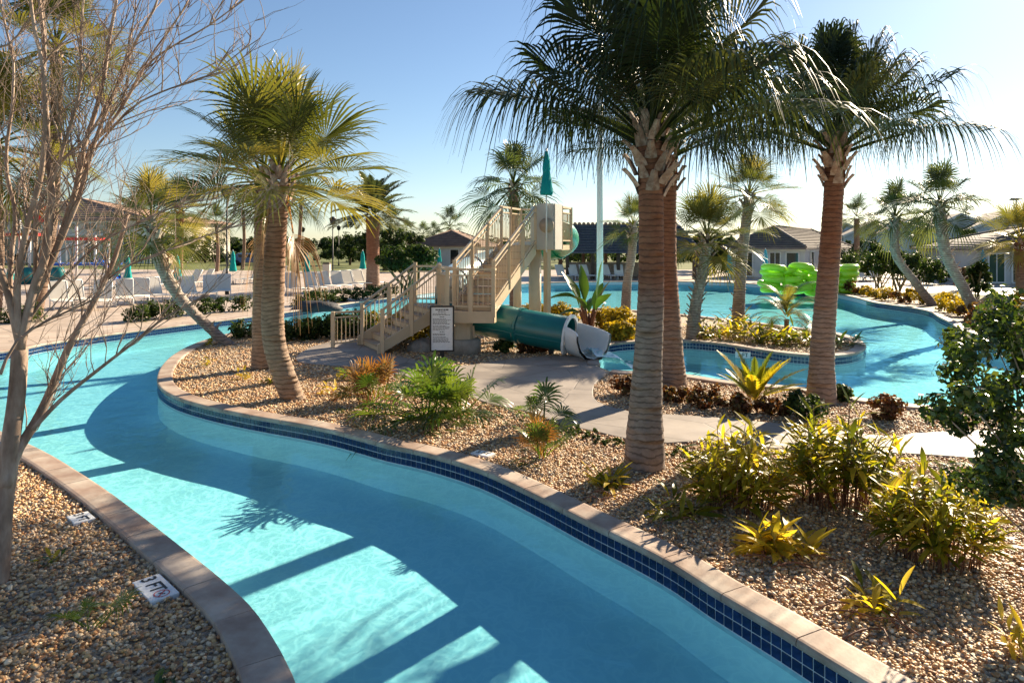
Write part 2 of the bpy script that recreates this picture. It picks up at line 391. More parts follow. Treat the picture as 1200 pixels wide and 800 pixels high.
M['tile_grout'] = surf('tile_grout', [(.50, .54, .58), (.60, .64, .68)], 20, .8, .1)
M['tile'] = surf('cobalt_tile', [(.005, .012, .045), (.008, .020, .075), (.014, .032, .105)], 30, .12, .04, 30, .6, rnd=.28)

def px(lst): return [G(*p) for p in lst]
LEFT_BANK = [Vector((-.45, -4, 0)), Vector((-.45, -1, 0)), Vector((-.5, 1.2, 0)), Vector((-.68, 2.4, 0)), Vector((-.95, 3.25, 0))] + \
    px([(340, 800), (300, 729), (273, 700), (231, 664), (158, 606), (100, 564), (31, 524), (-60, 490), (-200, 475), (-420, 470)])
FAR_BANK = px([(-460, 428), (-150, 424), (0, 414), (50, 405), (130, 393), (200, 384), (300, 371.5), (370, 362), (440, 352), (520, 342), (580, 336), (640, 332), (760, 330.5), (860, 332), (930, 338)])
RIGHT_BANK = px([(965, 342), (1000, 349), (1025, 355.5), (1064, 361), (1089, 366), (1100, 372.5), (1115, 380), (1125.5, 387)]) + \
    [Vector((12.6, 17.6, 0)), Vector((13.4, 15.6, 0)), Vector((15.5, 14, 0)), Vector((21, 13, 0))]
ISL_NEAR = [Vector((3.9, -4, 0)), Vector((3.75, -1, 0)), Vector((3.4, 1.0, 0)), Vector((2.9, 2.25, 0)), Vector((2.35, 3.2, 0))] + \
    px([(979, 785), (917, 746), (875, 721), (833, 696), (792, 669), (750, 646), (687, 615), (625, 583), (562, 554), (500, 535), (454, 525), (428, 518), (390, 508),
        (351, 500), (315, 494), (278, 487), (242, 479), (209, 469), (190, 458), (185, 447), (190, 432), (204, 418), (228, 405), (262, 394), (300, 388), (380, 380), (440, 373), (500, 364), (560, 359), (640, 359)])
ISL_BACK = px([(700, 362), (760, 366), (850, 375), (940, 386), (980, 391.5), (1003, 398), (1014, 406), (1009, 413), (990, 418), (960, 419), (920, 416), (880, 410), (840, 404), (796, 401), (748, 402), (716, 405), (704, 411), (700, 420), (703, 430)])
ISL_BAY = px([(718, 436), (745, 438), (800, 441), (860, 450), (940, 457), (993, 467), (1084, 478), (1300, 487)]) + [Vector((14, 9.4, 0)), Vector((21.5, 9, 0))]
near = crom(ISL_NEAR, .25); back = crom(ISL_BACK, .3); bay = crom(ISL_BAY, .3)
left = crom(LEFT_BANK, .25); farb = crom(FAR_BANK, .8); right = crom(RIGHT_BANK, .4)
left_r = left[::-1]; farb_r = farb[::-1]; right_r = right[::-1]      # land lies to the right of travel
island = near + back + bay + [Vector((21.5, -4, 0))]
pool = left + farb + right + [Vector((21, -4, 0))]

def sheet(name, poly, z, mat, holes=(), kind='structure', parent=None):
    loops = [[Vector((p[0], p[1], 0)) for p in poly]] + [[Vector((p[0], p[1], 0)) for p in h] for h in holes]
    tri = tessellate_polygon(loops); flat = [v for l in loops for v in l]
    V = [(v.x, v.y, z) for v in flat]; fs = []
    for a, b, c in tri:
        n = (flat[b] - flat[a]).cross(flat[c] - flat[a]).z
        fs.append((a, b, c) if n > 0 else (a, c, b))
    o = inst(name, npmesh(name, V, fs, mat, smooth=False), parent)
    if kind: o['kind'] = kind
    return o
def wallstrip(mb, pts, z0, z1, flip=False):
    n = len(pts); vs = [(p.x, p.y, z0) for p in pts] + [(p.x, p.y, z1) for p in pts]
    fs = [(i, i + 1, i + 1 + n, i + n) for i in range(n - 1)]
    if flip: fs = [f[::-1] for f in fs]
    mb.add(vs, fs, True)

BIG = 2500
sheet('lawn', [(-BIG, -200), (BIG, -200), (BIG, BIG), (-BIG, BIG)], -.012, M['grass'], [pool])
sheet('pool_floor', [(-22, -5), (24, -5), (24, 60), (-22, 60)], FLOOR, M['plaster'])
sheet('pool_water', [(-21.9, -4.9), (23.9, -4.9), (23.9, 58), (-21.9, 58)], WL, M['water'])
tag(sheet('gravel_island', island, 0.0, M['gravel']))

def offs(pts, d):
    out = []
    for i, p in enumerate(pts):
        t = pts[min(i + 1, len(pts) - 1)] - pts[max(i - 1, 0)]; t.normalize()
        out.append(Vector((p.x - t.y * d, p.y + t.x * d, p.z)))
    return out
# paved deck round the far side, planting beds on the near left and on the right bank
deck = [p.copy() for p in farb] + [Vector((17.2, 37, 0)), Vector((19, 34.5, 0)), Vector((23, 36, 0)), Vector((32, 40, 0)), Vector((40, 52, 0)), Vector((36, 66, 0)), Vector((8, 70, 0)), Vector((-14, 62, 0)), Vector((-22, 66, 0)), Vector((-60, 74, 0)), Vector((-90, 60, 0)), Vector((-60, 14.5, 0))]
sheet('pool_deck', deck, .004, M['deck'])
nbed = left + [Vector((-30, 9, 0)), Vector((-30, -4, 0))]
sheet('near_bed', nbed, 0.0, M['gravel'])
rbed = right + [Vector((24, 14, 0)), Vector((26, 22, 0)), Vector((23.5, 29.5, 0)), Vector((17.5, 33.5, 0))]
sheet('right_bed', rbed, .002, M['mulch'])
walk = px([(985, 340), (1060, 339), (1130, 343), (1200, 352), (1300, 362), (1300, 347), (1160, 336), (1070, 331), (985, 331)])
sheet('garden_walk', walk, .010, M['deck'])
PATH = px([(385, 402), (405, 398), (425, 400), (445, 412), (470, 419), (500, 426), (540, 430), (590, 423), (650, 418), (685, 420), (701, 431), (711, 438), (699, 449), (695, 458), (700, 472), (739, 484), (778, 487), (826, 490), (880, 495), (940, 501), (1040, 513), (1095, 508), (1300, 506),
           (1300, 545), (1070, 534), (960, 529), (880, 526), (814, 519), (781, 521), (733, 516), (700, 508), (658, 499), (622, 485), (572, 474), (520, 455), (482, 444), (430, 433), (350, 425), (360, 410)])
pathp = crom(PATH, .3, True)
pm = MB(); pm.prism([(p.x, p.y) for p in pathp], -.05, .03)
tag(pm.build('stamped_path', M['path'], bevel=.012), kind='structure')

# pool walls: plaster face, tiles set on it one by one, coping stones on top
mb = MB()
wallstrip(mb, near, FLOOR - .05, 0, True); wallstrip(mb, back, FLOOR - .05, 0, True); wallstrip(mb, bay, FLOOR - .05, 0, True)
wallstrip(mb, left, FLOOR - .05, 0, True); wallstrip(mb, farb, FLOOR - .05, 0, True); wallstrip(mb, right, FLOOR - .05, 0, True)
wall = mb.build('pool_wall', M['plaster']); wall['kind'] = 'structure'
band = MB()
for l in (near, back, bay, left_r, farb_r, right_r):
    wallstrip(band, offs(l, .004), WL - .03, -.003, False); wallstrip(band, offs(l, .0045), WL - .03, -.003, True)
gb = band.build('tile_grout', M['tile_grout'], wall)
# the tiles
TP = .080
tb = MB(); tb.box((0, 0, 0), (.069, .012, .069)); tile_me = tb.mesh('tile', M['tile'])
tiles = []
for l in (near, back, bay, left_r, right_r, farb_r):
    for s in (0,):
        ev = even([p for p in l], TP)
        for i in range(len(ev) - 1):
            a, b = ev[i], ev[i + 1]; c = (a + b) / 2
            if c.y < 2 or abs(c.x) > c.y * .9 + .5: continue
            t = (b - a).normalized(); nrm = Vector((-t.y, t.x, 0))
            for r_ in range(2):
                tiles.append((c.length, c + nrm * .006 + Vector((0, 0, -.041 - TP * r_)), math.atan2(t.y, t.x), l is near))
# the 300 that show largest face the camera, on the island's near wall
fr = sorted([t for t in tiles if t[3] and t[1].y < 12], key=lambda t: t[0])
show = fr[:300]; ids = set(id(t) for t in show)
for t in show: inst('tile', tile_me, wall, t[1], (0, 0, t[2]))
rest = MB()
for t in tiles:
    if id(t) not in ids and t[0] < 34: rest.box(t[1], (.069, .012, .069), t[2])
ro = rest.build('tile_rows', M['tile'], wall); ro['kind'] = 'stuff'

cop = bpy.data.objects.new('coping', None); link(cop); cop['kind'] = 'structure'
PROF = [(-.014, .004), (-.018, .022), (-.015, .040), (-.006, .052), (.012, .056), (.215, .056), (.24, .050), (.245, .036), (.245, -.03), (-.01, -.001)]   # across, up; negative = over the water
def stone_mesh(pts, mb, prof=PROF, dz=0.0):
    """sweep the coping profile along pts; land lies to the right of travel"""
    n = len(prof); vs = []; fs = []
    for i, p in enumerate(pts):
        t = pts[min(i + 1, len(pts) - 1)] - pts[max(i - 1, 0)]; t.normalize()
        rt = Vector((t.y, -t.x, 0))
        for a, z in prof: vs.append(p + rt * a + Vector((0, 0, z + dz)))
    m = len(pts)
    for i in range(m - 1):
        for k in range(n): fs.append((i * n + k, i * n + (k + 1) % n, (i + 1) * n + (k + 1) % n, (i + 1) * n + k))
    fs.append(tuple(range(n))[::-1]); fs.append(tuple((m - 1) * n + k for k in range(n)))
    fs = [f[::-1] for f in fs]
    mb.add(vs, fs, False)
def run_coping(l, ylim, step=.62):
    ev = even(l, step / 6); i = 0
    while i + 1 < len(ev):
        j = min(i + 6, len(ev) - 1); seg = [p.copy() for p in ev[i:j + 1]]
        if j - i >= 1:
            g = .004; d0 = (seg[1] - seg[0]).normalized(); d1 = (seg[-1] - seg[-2]).normalized()
            seg[0] += d0 * g; seg[-1] -= d1 * g
            c = seg[len(seg) // 2]
            if c.y < ylim and c.y > 1.5 and abs(c.x) < c.y * .85 + 1:
                m_ = MB(); stone_mesh(seg, m_, dz=random.uniform(-.0015, .0015)); m_.build('coping_stone', M['coping'], cop)
            else: far_mb.append(seg)
        i = j
far_mb = []
run_coping(near, 16.8); run_coping(left_r, 13); run_coping(back, 19); run_coping(bay, 12.5); run_coping(right_r, 1); run_coping(farb_r, 1, 1.5)
m_ = MB()
for seg in far_mb: stone_mesh(seg, m_)
o = m_.build('coping_run', M['coping'], cop); o['kind'] = 'stuff'
m_ = MB()
for l in (near, left_r, back, bay, right_r, farb_r): stone_mesh(l, m_, [(-.002, .0), (-.008, .02), (.004, .046), (.225, .047), (.225, -.02)])
m_.build('grout_bed', M['grout'], cop)

# loose pebbles: a real layer on the beds, one mass
PEB = np.array([(.36, .25, .15), (.50, .36, .22), (.60, .46, .30), (.68, .55, .38), (.46, .26, .12), (.32, .17, .09), (.22, .20, .19), (.36, .33, .30), (.54, .47, .38), (.74, .66, .54), (.56, .40, .20), (.44, .30, .17)])
def ico():
    t = (1 + 5 ** .5) / 2
    V = np.array([(-1, t, 0), (1, t, 0), (-1, -t, 0), (1, -t, 0), (0, -1, t), (0, 1, t), (0, -1, -t), (0, 1, -t), (t, 0, -1), (t, 0, 1), (-t, 0, -1), (-t, 0, 1)], float) / math.hypot(1, t)
    Fc = np.array([(0, 11, 5), (0, 5, 1), (0, 1, 7), (0, 7, 10), (0, 10, 11), (1, 5, 9), (5, 11, 4), (11, 10, 2), (10, 7, 6), (7, 1, 8), (3, 9, 4), (3, 4, 2), (3, 2, 6), (3, 6, 8), (3, 8, 9), (4, 9, 5), (2, 4, 11), (6, 2, 10), (8, 6, 7), (9, 8, 1)])
    return V, Fc
def pebble_mat():
    m, nt, out = newmat('pebbles'); L = nt.links.new
    p = nd(nt, 'ShaderNodeBsdfPrincipled'); a = nd(nt, 'ShaderNodeAttribute', attribute_name='col')
    n = noise(nt, 60, 3); mr = nd(nt, 'ShaderNodeMapRange'); mr.inputs[3].default_value = .75; mr.inputs[4].default_value = 1.2
    hs = nd(nt, 'ShaderNodeHueSaturation'); L(n.outputs['Fac'], mr.inputs[0]); L(mr.outputs[0], hs.inputs['Value']); L(a.outputs['Color'], hs.inputs['Color'])
    L(hs.outputs[0], p.inputs['Base Color']); p.inputs['Roughness'].default_value = .55; L(p.outputs[0], out.inputs[0])
    return m
M['pebble'] = pebble_mat()
def pebbles(name, x0, x1, y0, y1, dens, rlo, rhi, mask, cols=PEB):
    n = int((x1 - x0) * (y1 - y0) * dens)
    x = RNG.uniform(x0, x1, n); y = RNG.uniform(y0, y1, n)
    k = mask(x, y); x = x[k]; y = y[k]; n = len(x)
    r = rlo + (rhi - rlo) * RNG.random(n) ** 1.8
    IV, IF = ico(); nv = len(IV)
    sc = np.stack([r * RNG.uniform(.9, 1.45, n), r * RNG.uniform(.7, 1.0, n), r * RNG.uniform(.45, .8, n)], 1)
    V = IV[None] * sc[:, None, :] * RNG.uniform(.86, 1.14, (n, nv, 1))
    a = RNG.uniform(0, 2 * np.pi, n); b = RNG.normal(0, .35, n)
    ca, sa, cb, sb = np.cos(a)[:, None], np.sin(a)[:, None], np.cos(b)[:, None], np.sin(b)[:, None]
    X, Y, Z = V[..., 0], V[..., 1], V[..., 2]
    X, Z = X * cb - Z * sb, X * sb + Z * cb
    X, Y = X * ca - Y * sa, X * sa + Y * ca
    V = np.stack([X + x[:, None], Y + y[:, None], Z + (r * .25 + RNG.uniform(-.006, .016, n))[:, None]], 2).reshape(-1, 3)
    Fc = (IF[None] + (np.arange(n) * nv)[:, None, None]).reshape(-1, 3)
    c = cols[RNG.integers(0, len(cols), n)] * RNG.uniform(.7, 1.15, (n, 1)) * np.array([1.18, 1.02, .82])
    me = npmesh(name, V, Fc, M['pebble'], np.repeat(c, nv, 0))
    o = inst(name, me); o['kind'] = 'stuff'; return o
nin = offs(near, -.30)
pin = [(p.x, p.y) for p in island]; ppath = [(p.x, p.y) for p in pathp]
def seg_dist(x, y, line):
    dm = np.full(len(x), 9e9)
    L = even(line, .12)
    P = np.array([(p.x, p.y) for p in L])
    for s in range(0, len(P), 64):
        q = P[s:s + 64]; dm = np.minimum(dm, ((x[:, None] - q[None, :, 0]) ** 2 + (y[:, None] - q[None, :, 1]) ** 2).min(1))
    return np.sqrt(dm)
inset = near + back + bay
def vis(x, y): return (np.abs(x) < y * .80 + .5) & (y > 2.6)
def mask_isl(x, y):
    k = vis(x, y) & inpoly(x, y, pin) & ~inpoly(x, y, ppath)
    i = np.where(k)[0]; k[i] = seg_dist(x[i], y[i], inset) > .24
    return k
pl = [(p.x, p.y) for p in nbed]
def mask_l(x, y):
    k = vis(x, y) & inpoly(x, y, pl)
    i = np.where(k)[0]; k[i] = seg_dist(x[i], y[i], left) > .24
    return k
pebbles('pebbles', -6.5, -.8, 2.6, 8.2, 1750, .010, .022, mask_l)
pebbles('pebbles', -8, 8, 2.8, 8.5, 1650, .010, .022, mask_isl)
pebbles('pebbles', -9, 9, 8.5, 13, 800, .013, .026, mask_isl)
pebbles('pebbles', -9, 9, 13, 21, 260, .016, .032, mask_isl)

def litter(name, x0, x1, y0, y1, n, mask, seed):
    g = np.random.default_rng(seed); x = g.uniform(x0, x1, n); y = g.uniform(y0, y1, n); k = mask(x, y); x = x[k]; y = y[k]; n = len(x)
    a = g.uniform(0, 6.28, n); s = g.uniform(.012, .045, n); w = s * g.uniform(.2, .45, n); z = g.uniform(.03, .045, n)
    t = np.stack([np.cos(a), np.sin(a), g.normal(0, .2, n)], 1); b = np.stack([-np.sin(a), np.cos(a), g.normal(0, .3, n)], 1); P = np.stack([x, y, z], 1)
    V = np.stack([P - t * s[:, None], P - b * w[:, None], P + t * s[:, None], P + b * w[:, None]], 1).reshape(-1, 3)
    o = inst(name, npmesh(name, V, np.arange(n * 4).reshape(-1, 4), M['dry'], smooth=False)); o['kind'] = 'stuff'
litter('leaf_litter', -8, 8, 3, 14, 2600, mask_isl, 5)
litter('leaf_litter', -6, -1, 3, 8, 500, mask_l, 6)
# ================================================================ PALMS
def strip_add(V, Fc, cen, wid, side):
    """ribbon with a crease-free cross section: two verts for every sample"""
    b = len(V)
    for c, w, s in zip(cen, wid, side):
        V.append(c - s * w); V.append(c + s * w)
    for i in range(len(cen) - 1):
        k = b + 2 * i; Fc.append((k, k + 1, k + 3, k + 2))
def fan_frond(el, seed, pet=1.0, rad=1.0, n=38, segs=5, droop=.5, fold=.35, wspan=125, pdroop=.25, tipw=.55, costa=.22, cbend=0.0, wk=1.05):
    """one fan leaf: bending stalk, ribs fanning out of its end, tips that hang"""
    rs = random.Random(seed); V = []; Fc = []; Z = Vector((0, 0, 1))
    ax = Vector((math.cos(el), 0, math.sin(el)))
    pts = []
    for i in range(6):
        s = i / 5
        pts.append(ax * (pet * s) - Z * (pdroop * pet * s * s * max(.15, math.cos(el))))
    t = (pts[-1] - pts[-2]).normalized()
    side = Vector((0, 1, 0)); nrm = t.cross(side)
    if nrm.z < 0: nrm = -nrm
    for off in (0, 1):
        sv = side if off == 0 else nrm
        strip_add(V, Fc, pts, [.028, .022, .019, .017, .015, .013], [sv] * 6)
    base = pts[-1]
    yaw = rs.uniform(-.25, .25); roll = rs.uniform(-.5, .5)
    side = (side * math.cos(roll) + nrm * math.sin(roll)).normalized(); nrm = t.cross(side)
    if nrm.z < 0: nrm = -nrm
    for k in range(n):
        u = (k + .5) / n * 2 - 1
        a = R(wspan) * u + yaw * .3 + rs.uniform(-.02, .02)
        cs_ = rad * costa * (1 - abs(u)); costa_p = base + t * cs_ - Z * (cbend * cs_ * cs_ / max(.01, rad * costa))
        dirv = (t * math.cos(a) + side * math.sin(a) + nrm * (fold * abs(math.sin(a)) * .8 + .05)).normalized()
        ln = rad * (1 - .30 * abs(u) ** 1.7) * rs.uniform(.88, 1.06)
        dr = droop * rs.uniform(.7, 1.35)
        da = R(wspan) / n * wk
        cen = []; wid = []; sd_ = []
        for j in range(segs + 1):
            s = j / segs
            g = dr * ln * (.22 * s ** 2 + .78 * max(0, (s - .42) / .58) ** 1.9)
            p = costa_p + dirv * (ln * s * (1 - .25 * dr * max(0, s - .4))) - Z * g
            cen.append(p)
            w = min(s * ln * math.tan(da), .36 * ln * math.tan(da) * (1 - (max(0, s - .36) / .64) * tipw) * (1.0 if s < .95 else .35))
            wid.append(max(w, .002))
            tw = t * -math.sin(a) + side * math.cos(a)
            sd_.append((tw + nrm * rs.uniform(-.35, .35)).normalized())
        strip_add(V, Fc, cen, wid, sd_)
    return V, Fc
def feather_frond(el, seed, length=1.8, n=34, ll=.42, arch=.9, vee=.5, lw=.013, segs=3, droopl=.25):
    """one feather leaf: arching rib with leaflets down both sides"""
    rs = random.Random(seed); V = []; Fc = []; pts = []; p = Vector((0, 0, 0)); m = 12
    for i in range(m + 1):
        pts.append(p.copy()); e = el - arch * (i / m) ** 1.3 * 1.25
        p = p + Vector((math.cos(e), 0, math.sin(e))) * (length / m)
    Y = Vector((0, 1, 0))
    strip_add(V, Fc, pts, [.022 * (1 - .85 * i / m) + .003 for i in range(m + 1)], [Y] * (m + 1))
    for k in range(n):
        s = .14 + .86 * (k + .5) / n; f = s * m; i = min(int(f), m - 1)
        c = pts[i].lerp(pts[i + 1], f - i); t = (pts[i + 1] - pts[i]).normalized(); nr = t.cross(Y)
        if nr.z < 0: nr = -nr
        L_ = ll * (math.sin(math.pi * min(1, .12 + s * .93)) ** .6) * rs.uniform(.85, 1.1) + .03
        for sg in (-1, 1):
            d = (t * (.55 + .35 * s) + Y * sg * .85 + nr * vee * rs.uniform(.6, 1.3)).normalized()
            cen = [c + d * (L_ * q / segs) - Vector((0, 0, droopl * L_ * (q / segs) ** 2)) for q in range(segs + 1)]
            w = [lw * (.7 if q == 0 else 1.0 - .9 * (q / segs) ** 2) for q in range(segs + 1)]
            sv = d.cross(nr).normalized()
            strip_add(V, Fc, cen, w, [sv] * (segs + 1))
    return V, Fc
FR = {}
def frondset(kind):
    if kind in FR: return FR[kind]
    out = []
    spec = dict(
        hang=dict(mat='fr_hero', els=[82, 68, 54, 42, 30, 20], var=3, a=dict(pet=.72, rad=.88, n=50, segs=7, droop=.72, fold=.25, wspan=124, pdroop=.10, tipw=.88, costa=.66, cbend=.34, wk=1.25)),
        gold=dict(mat='fr_gold', els=[80, 60, 40, 20, 0, -22, -45], var=2, a=dict(pet=.74, rad=1.02, n=40, segs=5, droop=.22, fold=.4, wspan=122, pdroop=.16, tipw=.80)),
        far=dict(mat='fr_far', els=[78, 52, 26, 0, -30], var=2, a=dict(pet=.68, rad=1.0, n=30, segs=4, droop=.40, fold=.5, wspan=120, pdroop=.28, tipw=.75)),
        dead=dict(mat='dry', els=[-62, -78], var=2, a=dict(pet=.55, rad=.75, n=22, segs=5, droop=.9, fold=.9, wspan=70, pdroop=.5, tipw=.8)),
        fan=dict(mat='fan_green', els=[75, 50, 25, 5], var=2, a=dict(pet=.9, rad=.85, n=15, segs=4, droop=.35, fold=.3, wspan=105, pdroop=.2, tipw=.55)),
        fanred=dict(mat='fan_red', els=[78, 55, 32, 10], var=2, a=dict(pet=.7, rad=1.0, n=17, segs=4, droop=.25, fold=.3, wspan=95, pdroop=.2, tipw=.8)),
    )
    if kind in spec:
        s = spec[kind]
        for e in s['els']:
            for v in range(s['var']):
                V, Fc = fan_frond(R(e), hash((kind, e, v)) % 9999 if False else e * 7 + v * 101 + len(kind), **s['a'])
                out.append((e, npmesh('frond', [tuple(q) for q in V], Fc, M[s['mat']])))
    else:
        sp2 = dict(date=dict(mat='fr_date', els=[80, 60, 40, 20, 0], var=2, a=dict(length=2.3, n=46, ll=.46, arch=.62, vee=.5, lw=.026)),
                   pygmy=dict(mat='fr_gold', els=[75, 52, 30, 12], var=2, a=dict(length=1.15, n=36, ll=.24, arch=1.25, vee=.25, lw=.008, droopl=.4)),
                   cycad=dict(mat='ginger', els=[80, 62, 45, 28], var=2, a=dict(length=.95, n=30, ll=.13, arch=.35, vee=.25, lw=.016, droopl=.1)))
        s = sp2[kind]
        for e in s['els']:
            for v in range(s['var']):
                V, Fc = feather_frond(R(e), e * 7 + v * 101, **s['a'])
                out.append((e, npmesh('frond', [tuple(q) for q in V], Fc, M[s['mat']])))
    FR[kind] = out; return out
def crown(root, top, kind, n, sc, emin, emax, rs, r0=.1, dead=0, power=1.0, bias=None):
    fs = frondset(kind)
    for i in range(n):
        u = (i + .5) / n
        e = emax - (emax - emin) * u ** power + rs.uniform(-6, 6)
        az = i * 2.39996 + rs.uniform(-.25, .25)
        best = min(abs(f[0] - e) for f in fs)
        me = rs.choice([f[1] for f in fs if abs(f[0] - e) < best + .5])
        base = top + Vector((math.cos(az) * r0 * u, math.sin(az) * r0 * u, (.5 - u) * .30 * sc))
        inst('frond', me, root, base, (0, 0, az), sc * rs.uniform(.9, 1.1))
    if dead:
        ds = frondset('dead')
        for i in range(dead):
            az = rs.uniform(0, 6.28)
            inst('dead_frond', rs.choice(ds)[1], root, top + Vector((math.cos(az) * r0, math.sin(az) * r0, -.25 * sc)), (0, 0, az), sc * rs.uniform(.8, 1.1))

def trunk_mat(name, low, high, zsplit, zw, ring, cols_gap):
    m, nt, out = newmat(name); L = nt.links.new
    p = nd(nt, 'ShaderNodeBsdfPrincipled'); tc = nd(nt, 'ShaderNodeTexCoord'); sx = nd(nt, 'ShaderNodeSeparateXYZ'); L(tc.outputs['Object'], sx.inputs[0])
    n = noise(nt, 7, 5, .65, stretch=(1, 1, 2.2)); n3 = noise(nt, 2.0, 3)
    a = ramp(nt, [(.3, low[0]), (.7, low[1])]); b = ramp(nt, [(.3, high[0]), (.7, high[1])])
    L(n.outputs['Fac'], a.inputs[0]); L(n.outputs['Fac'], b.inputs[0])
    zz = nd(nt, 'ShaderNodeMath', operation='MULTIPLY_ADD'); zz.inputs[1].default_value = zw * 1.2; L(n3.outputs['Fac'], zz.inputs[0]); L(sx.outputs['Z'], zz.inputs[2])
    mr = nd(nt, 'ShaderNodeMapRange'); mr.inputs[1].default_value = zsplit; mr.inputs[2].default_value = zsplit + zw; L(zz.outputs[0], mr.inputs[0])
    mx = nd(nt, 'ShaderNodeMix', data_type='RGBA'); L(mr.outputs[0], mx.inputs['Factor']); L(a.outputs[0], mx.inputs['A']); L(b.outputs[0], mx.inputs['B'])
    # leaf scars: thin dark rings, broken and uneven
    nw = noise(nt, 1.1, 5, .62); zr_ = nd(nt, 'ShaderNodeMath', operation='MULTIPLY_ADD'); zr_.inputs[1].default_value = .30; L(nw.outputs['Fac'], zr_.inputs[0]); L(sx.outputs['Z'], zr_.inputs[2])
    md = nd(nt, 'ShaderNodeMath', operation='PINGPONG'); md.inputs[1].default_value = ring * .5; L(zr_.outputs[0], md.inputs[0])
    n5 = noise(nt, 7, 4, .75); wd_ = nd(nt, 'ShaderNodeMath', operation='MULTIPLY'); wd_.inputs[1].default_value = ring * .34; L(n5.outputs['Fac'], wd_.inputs[0])
    cp = nd(nt, 'ShaderNodeMath', operation='DIVIDE'); L(md.outputs[0], cp.inputs[0]); L(wd_.outputs[0], cp.inputs[1])
    sr = ramp(nt, [(.25, (.46, .43, .41)), (1.0, (1, 1, 1))]); L(cp.outputs[0], sr.inputs[0])
    m3 = nd(nt, 'ShaderNodeMix', data_type='RGBA', blend_type='MULTIPLY'); m3.inputs['Factor'].default_value = 1; L(mx.outputs['Result'], m3.inputs['A']); L(sr.outputs[0], m3.inputs['B'])
    L(m3.outputs['Result'], p.inputs['Base Color']); p.inputs['Roughness'].default_value = .8
    nb = noise(nt, 26, 5, .7, stretch=(1, 1, .5)); bp = nd(nt, 'ShaderNodeBump'); bp.inputs['Strength'].default_value = .7; bp.inputs['Distance'].default_value = .012
    L(nb.outputs['Fac'], bp.inputs['Height']); L(bp.outputs[0], p.inputs['Normal']); L(p.outputs[0], out.inputs[0])
    return m
GREY = ((.165, .125, .10), (.32, .25, .205)); RED = ((.17, .060, .030), (.30, .125, .062)); TAN = ((.19, .12, .08), (.35, .235, .155)); BRN = ((.17, .105, .07), (.31, .20, .135)); PALE = ((.26, .22, .18), (.46, .40, .34))
M['trunk_p1'] = trunk_mat('trunk_two_tone', GREY, RED, 1.95, .4, .07, 0)
M['trunk_p2'] = trunk_mat('trunk_red_brown', ((.20, .125, .09), (.36, .25, .18)), RED, 1.5, .9, .07, 0)
M['trunk_p3'] = trunk_mat('trunk_grey_to_red', ((.21, .145, .11), (.38, .28, .215)), RED, 2.0, 1.3, .07, 0)
M['trunk_tan'] = trunk_mat('trunk_tan', TAN, ((.22, .10, .055), (.36, .19, .11)), 2.2, 1.0, .07, 0)
M['trunk_brown'] = trunk_mat('trunk_brown', BRN, BRN, 2, 1, .07, 0)
M['trunk_pale'] = trunk_mat('trunk_pale', GREY, PALE, 1.2, 1, .07, 0)
def trunk(root, path, rad, mat, ring=.075, n=18, rough=.035, seed=0):
    """ringed trunk: each leaf-scar ring steps out and in again"""
    rs = random.Random(seed)
    dense = crom(path, .05); L = sum((b - a).length for a, b in zip(dense, dense[1:]))
    fine = even(dense, .008); ev = []; q_ = 0.0
    while q_ < L:
        ln = ring * rs.uniform(.5, 1.7)
        for f in (0, .38, .86):
            ii = int((q_ + f * ln) / .008)
            if ii < len(fine): ev.append(fine[ii])
        q_ += ln
    while len(ev) % 3: ev.pop()
    ev.append(dense[-1]); m = len(ev); V = []; Fc = []
    k = len(rad) - 1; ph = 0.0; rr = rs.uniform(.8, 1.2)
    wob = [rs.uniform(-.02, .02) for _ in range(n)]
    for i, p in enumerate(ev):
        s = i / (m - 1); f = s * k; j = min(int(f), k - 1); r = rad[j] + (rad[j + 1] - rad[j]) * (f - j)
        c = i % 3
        if c == 0: tilt = rs.uniform(-.12, .12); ta = rs.uniform(0, 6.28); rr = rs.uniform(.6, 1.3)
        r *= 1 + (rough * rr if c == 0 else (rough * .55 * rr if c == 1 else -rough * .9))
        for q in range(n):
            a = 2 * math.pi * q / n
            w = 1 + wob[q] + rs.uniform(-.012, .012)
            V.append((p.x + math.cos(a) * r * w, p.y + math.sin(a) * r * w, p.z + tilt * r * math.cos(a - ta)))
    for i in range(m - 1):
        for q in range(n): Fc.append((i * n + q, i * n + (q + 1) % n, (i + 1) * n + (q + 1) % n, (i + 1) * n + q))
    return inst('trunk', npmesh('trunk', V, Fc, mat, smooth=False), root)
def boot_mesh(w, l, th):
    mb = MB(); xs = [(0, 1.0, 0), (.3, .92, .02), (.65, .62, .08), (1, .38, .20)]
    vs = []; fs = []
    for s, ww, out in xs:
        z = s * l; x = out * l + th
        for y_, x_ in ((-w / 2 * ww, x - th * .8), (0, x + th * .35), (w / 2 * ww, x - th * .8), (0, x - th * 1.2)): vs.append((x_, y_, z))
    for i in range(len(xs) - 1):
        for q in range(4): fs.append((i * 4 + q, i * 4 + (q + 1) % 4, (i + 1) * 4 + (q + 1) % 4, (i + 1) * 4 + q))
    fs.append((12, 13, 14, 15)); mb.add(vs, fs, False)
    return mb
BOOT = {k: boot_mesh(.15, .24, .03).mesh('leaf_base', M[k]) for k in ('boot', 'boot_grey')}
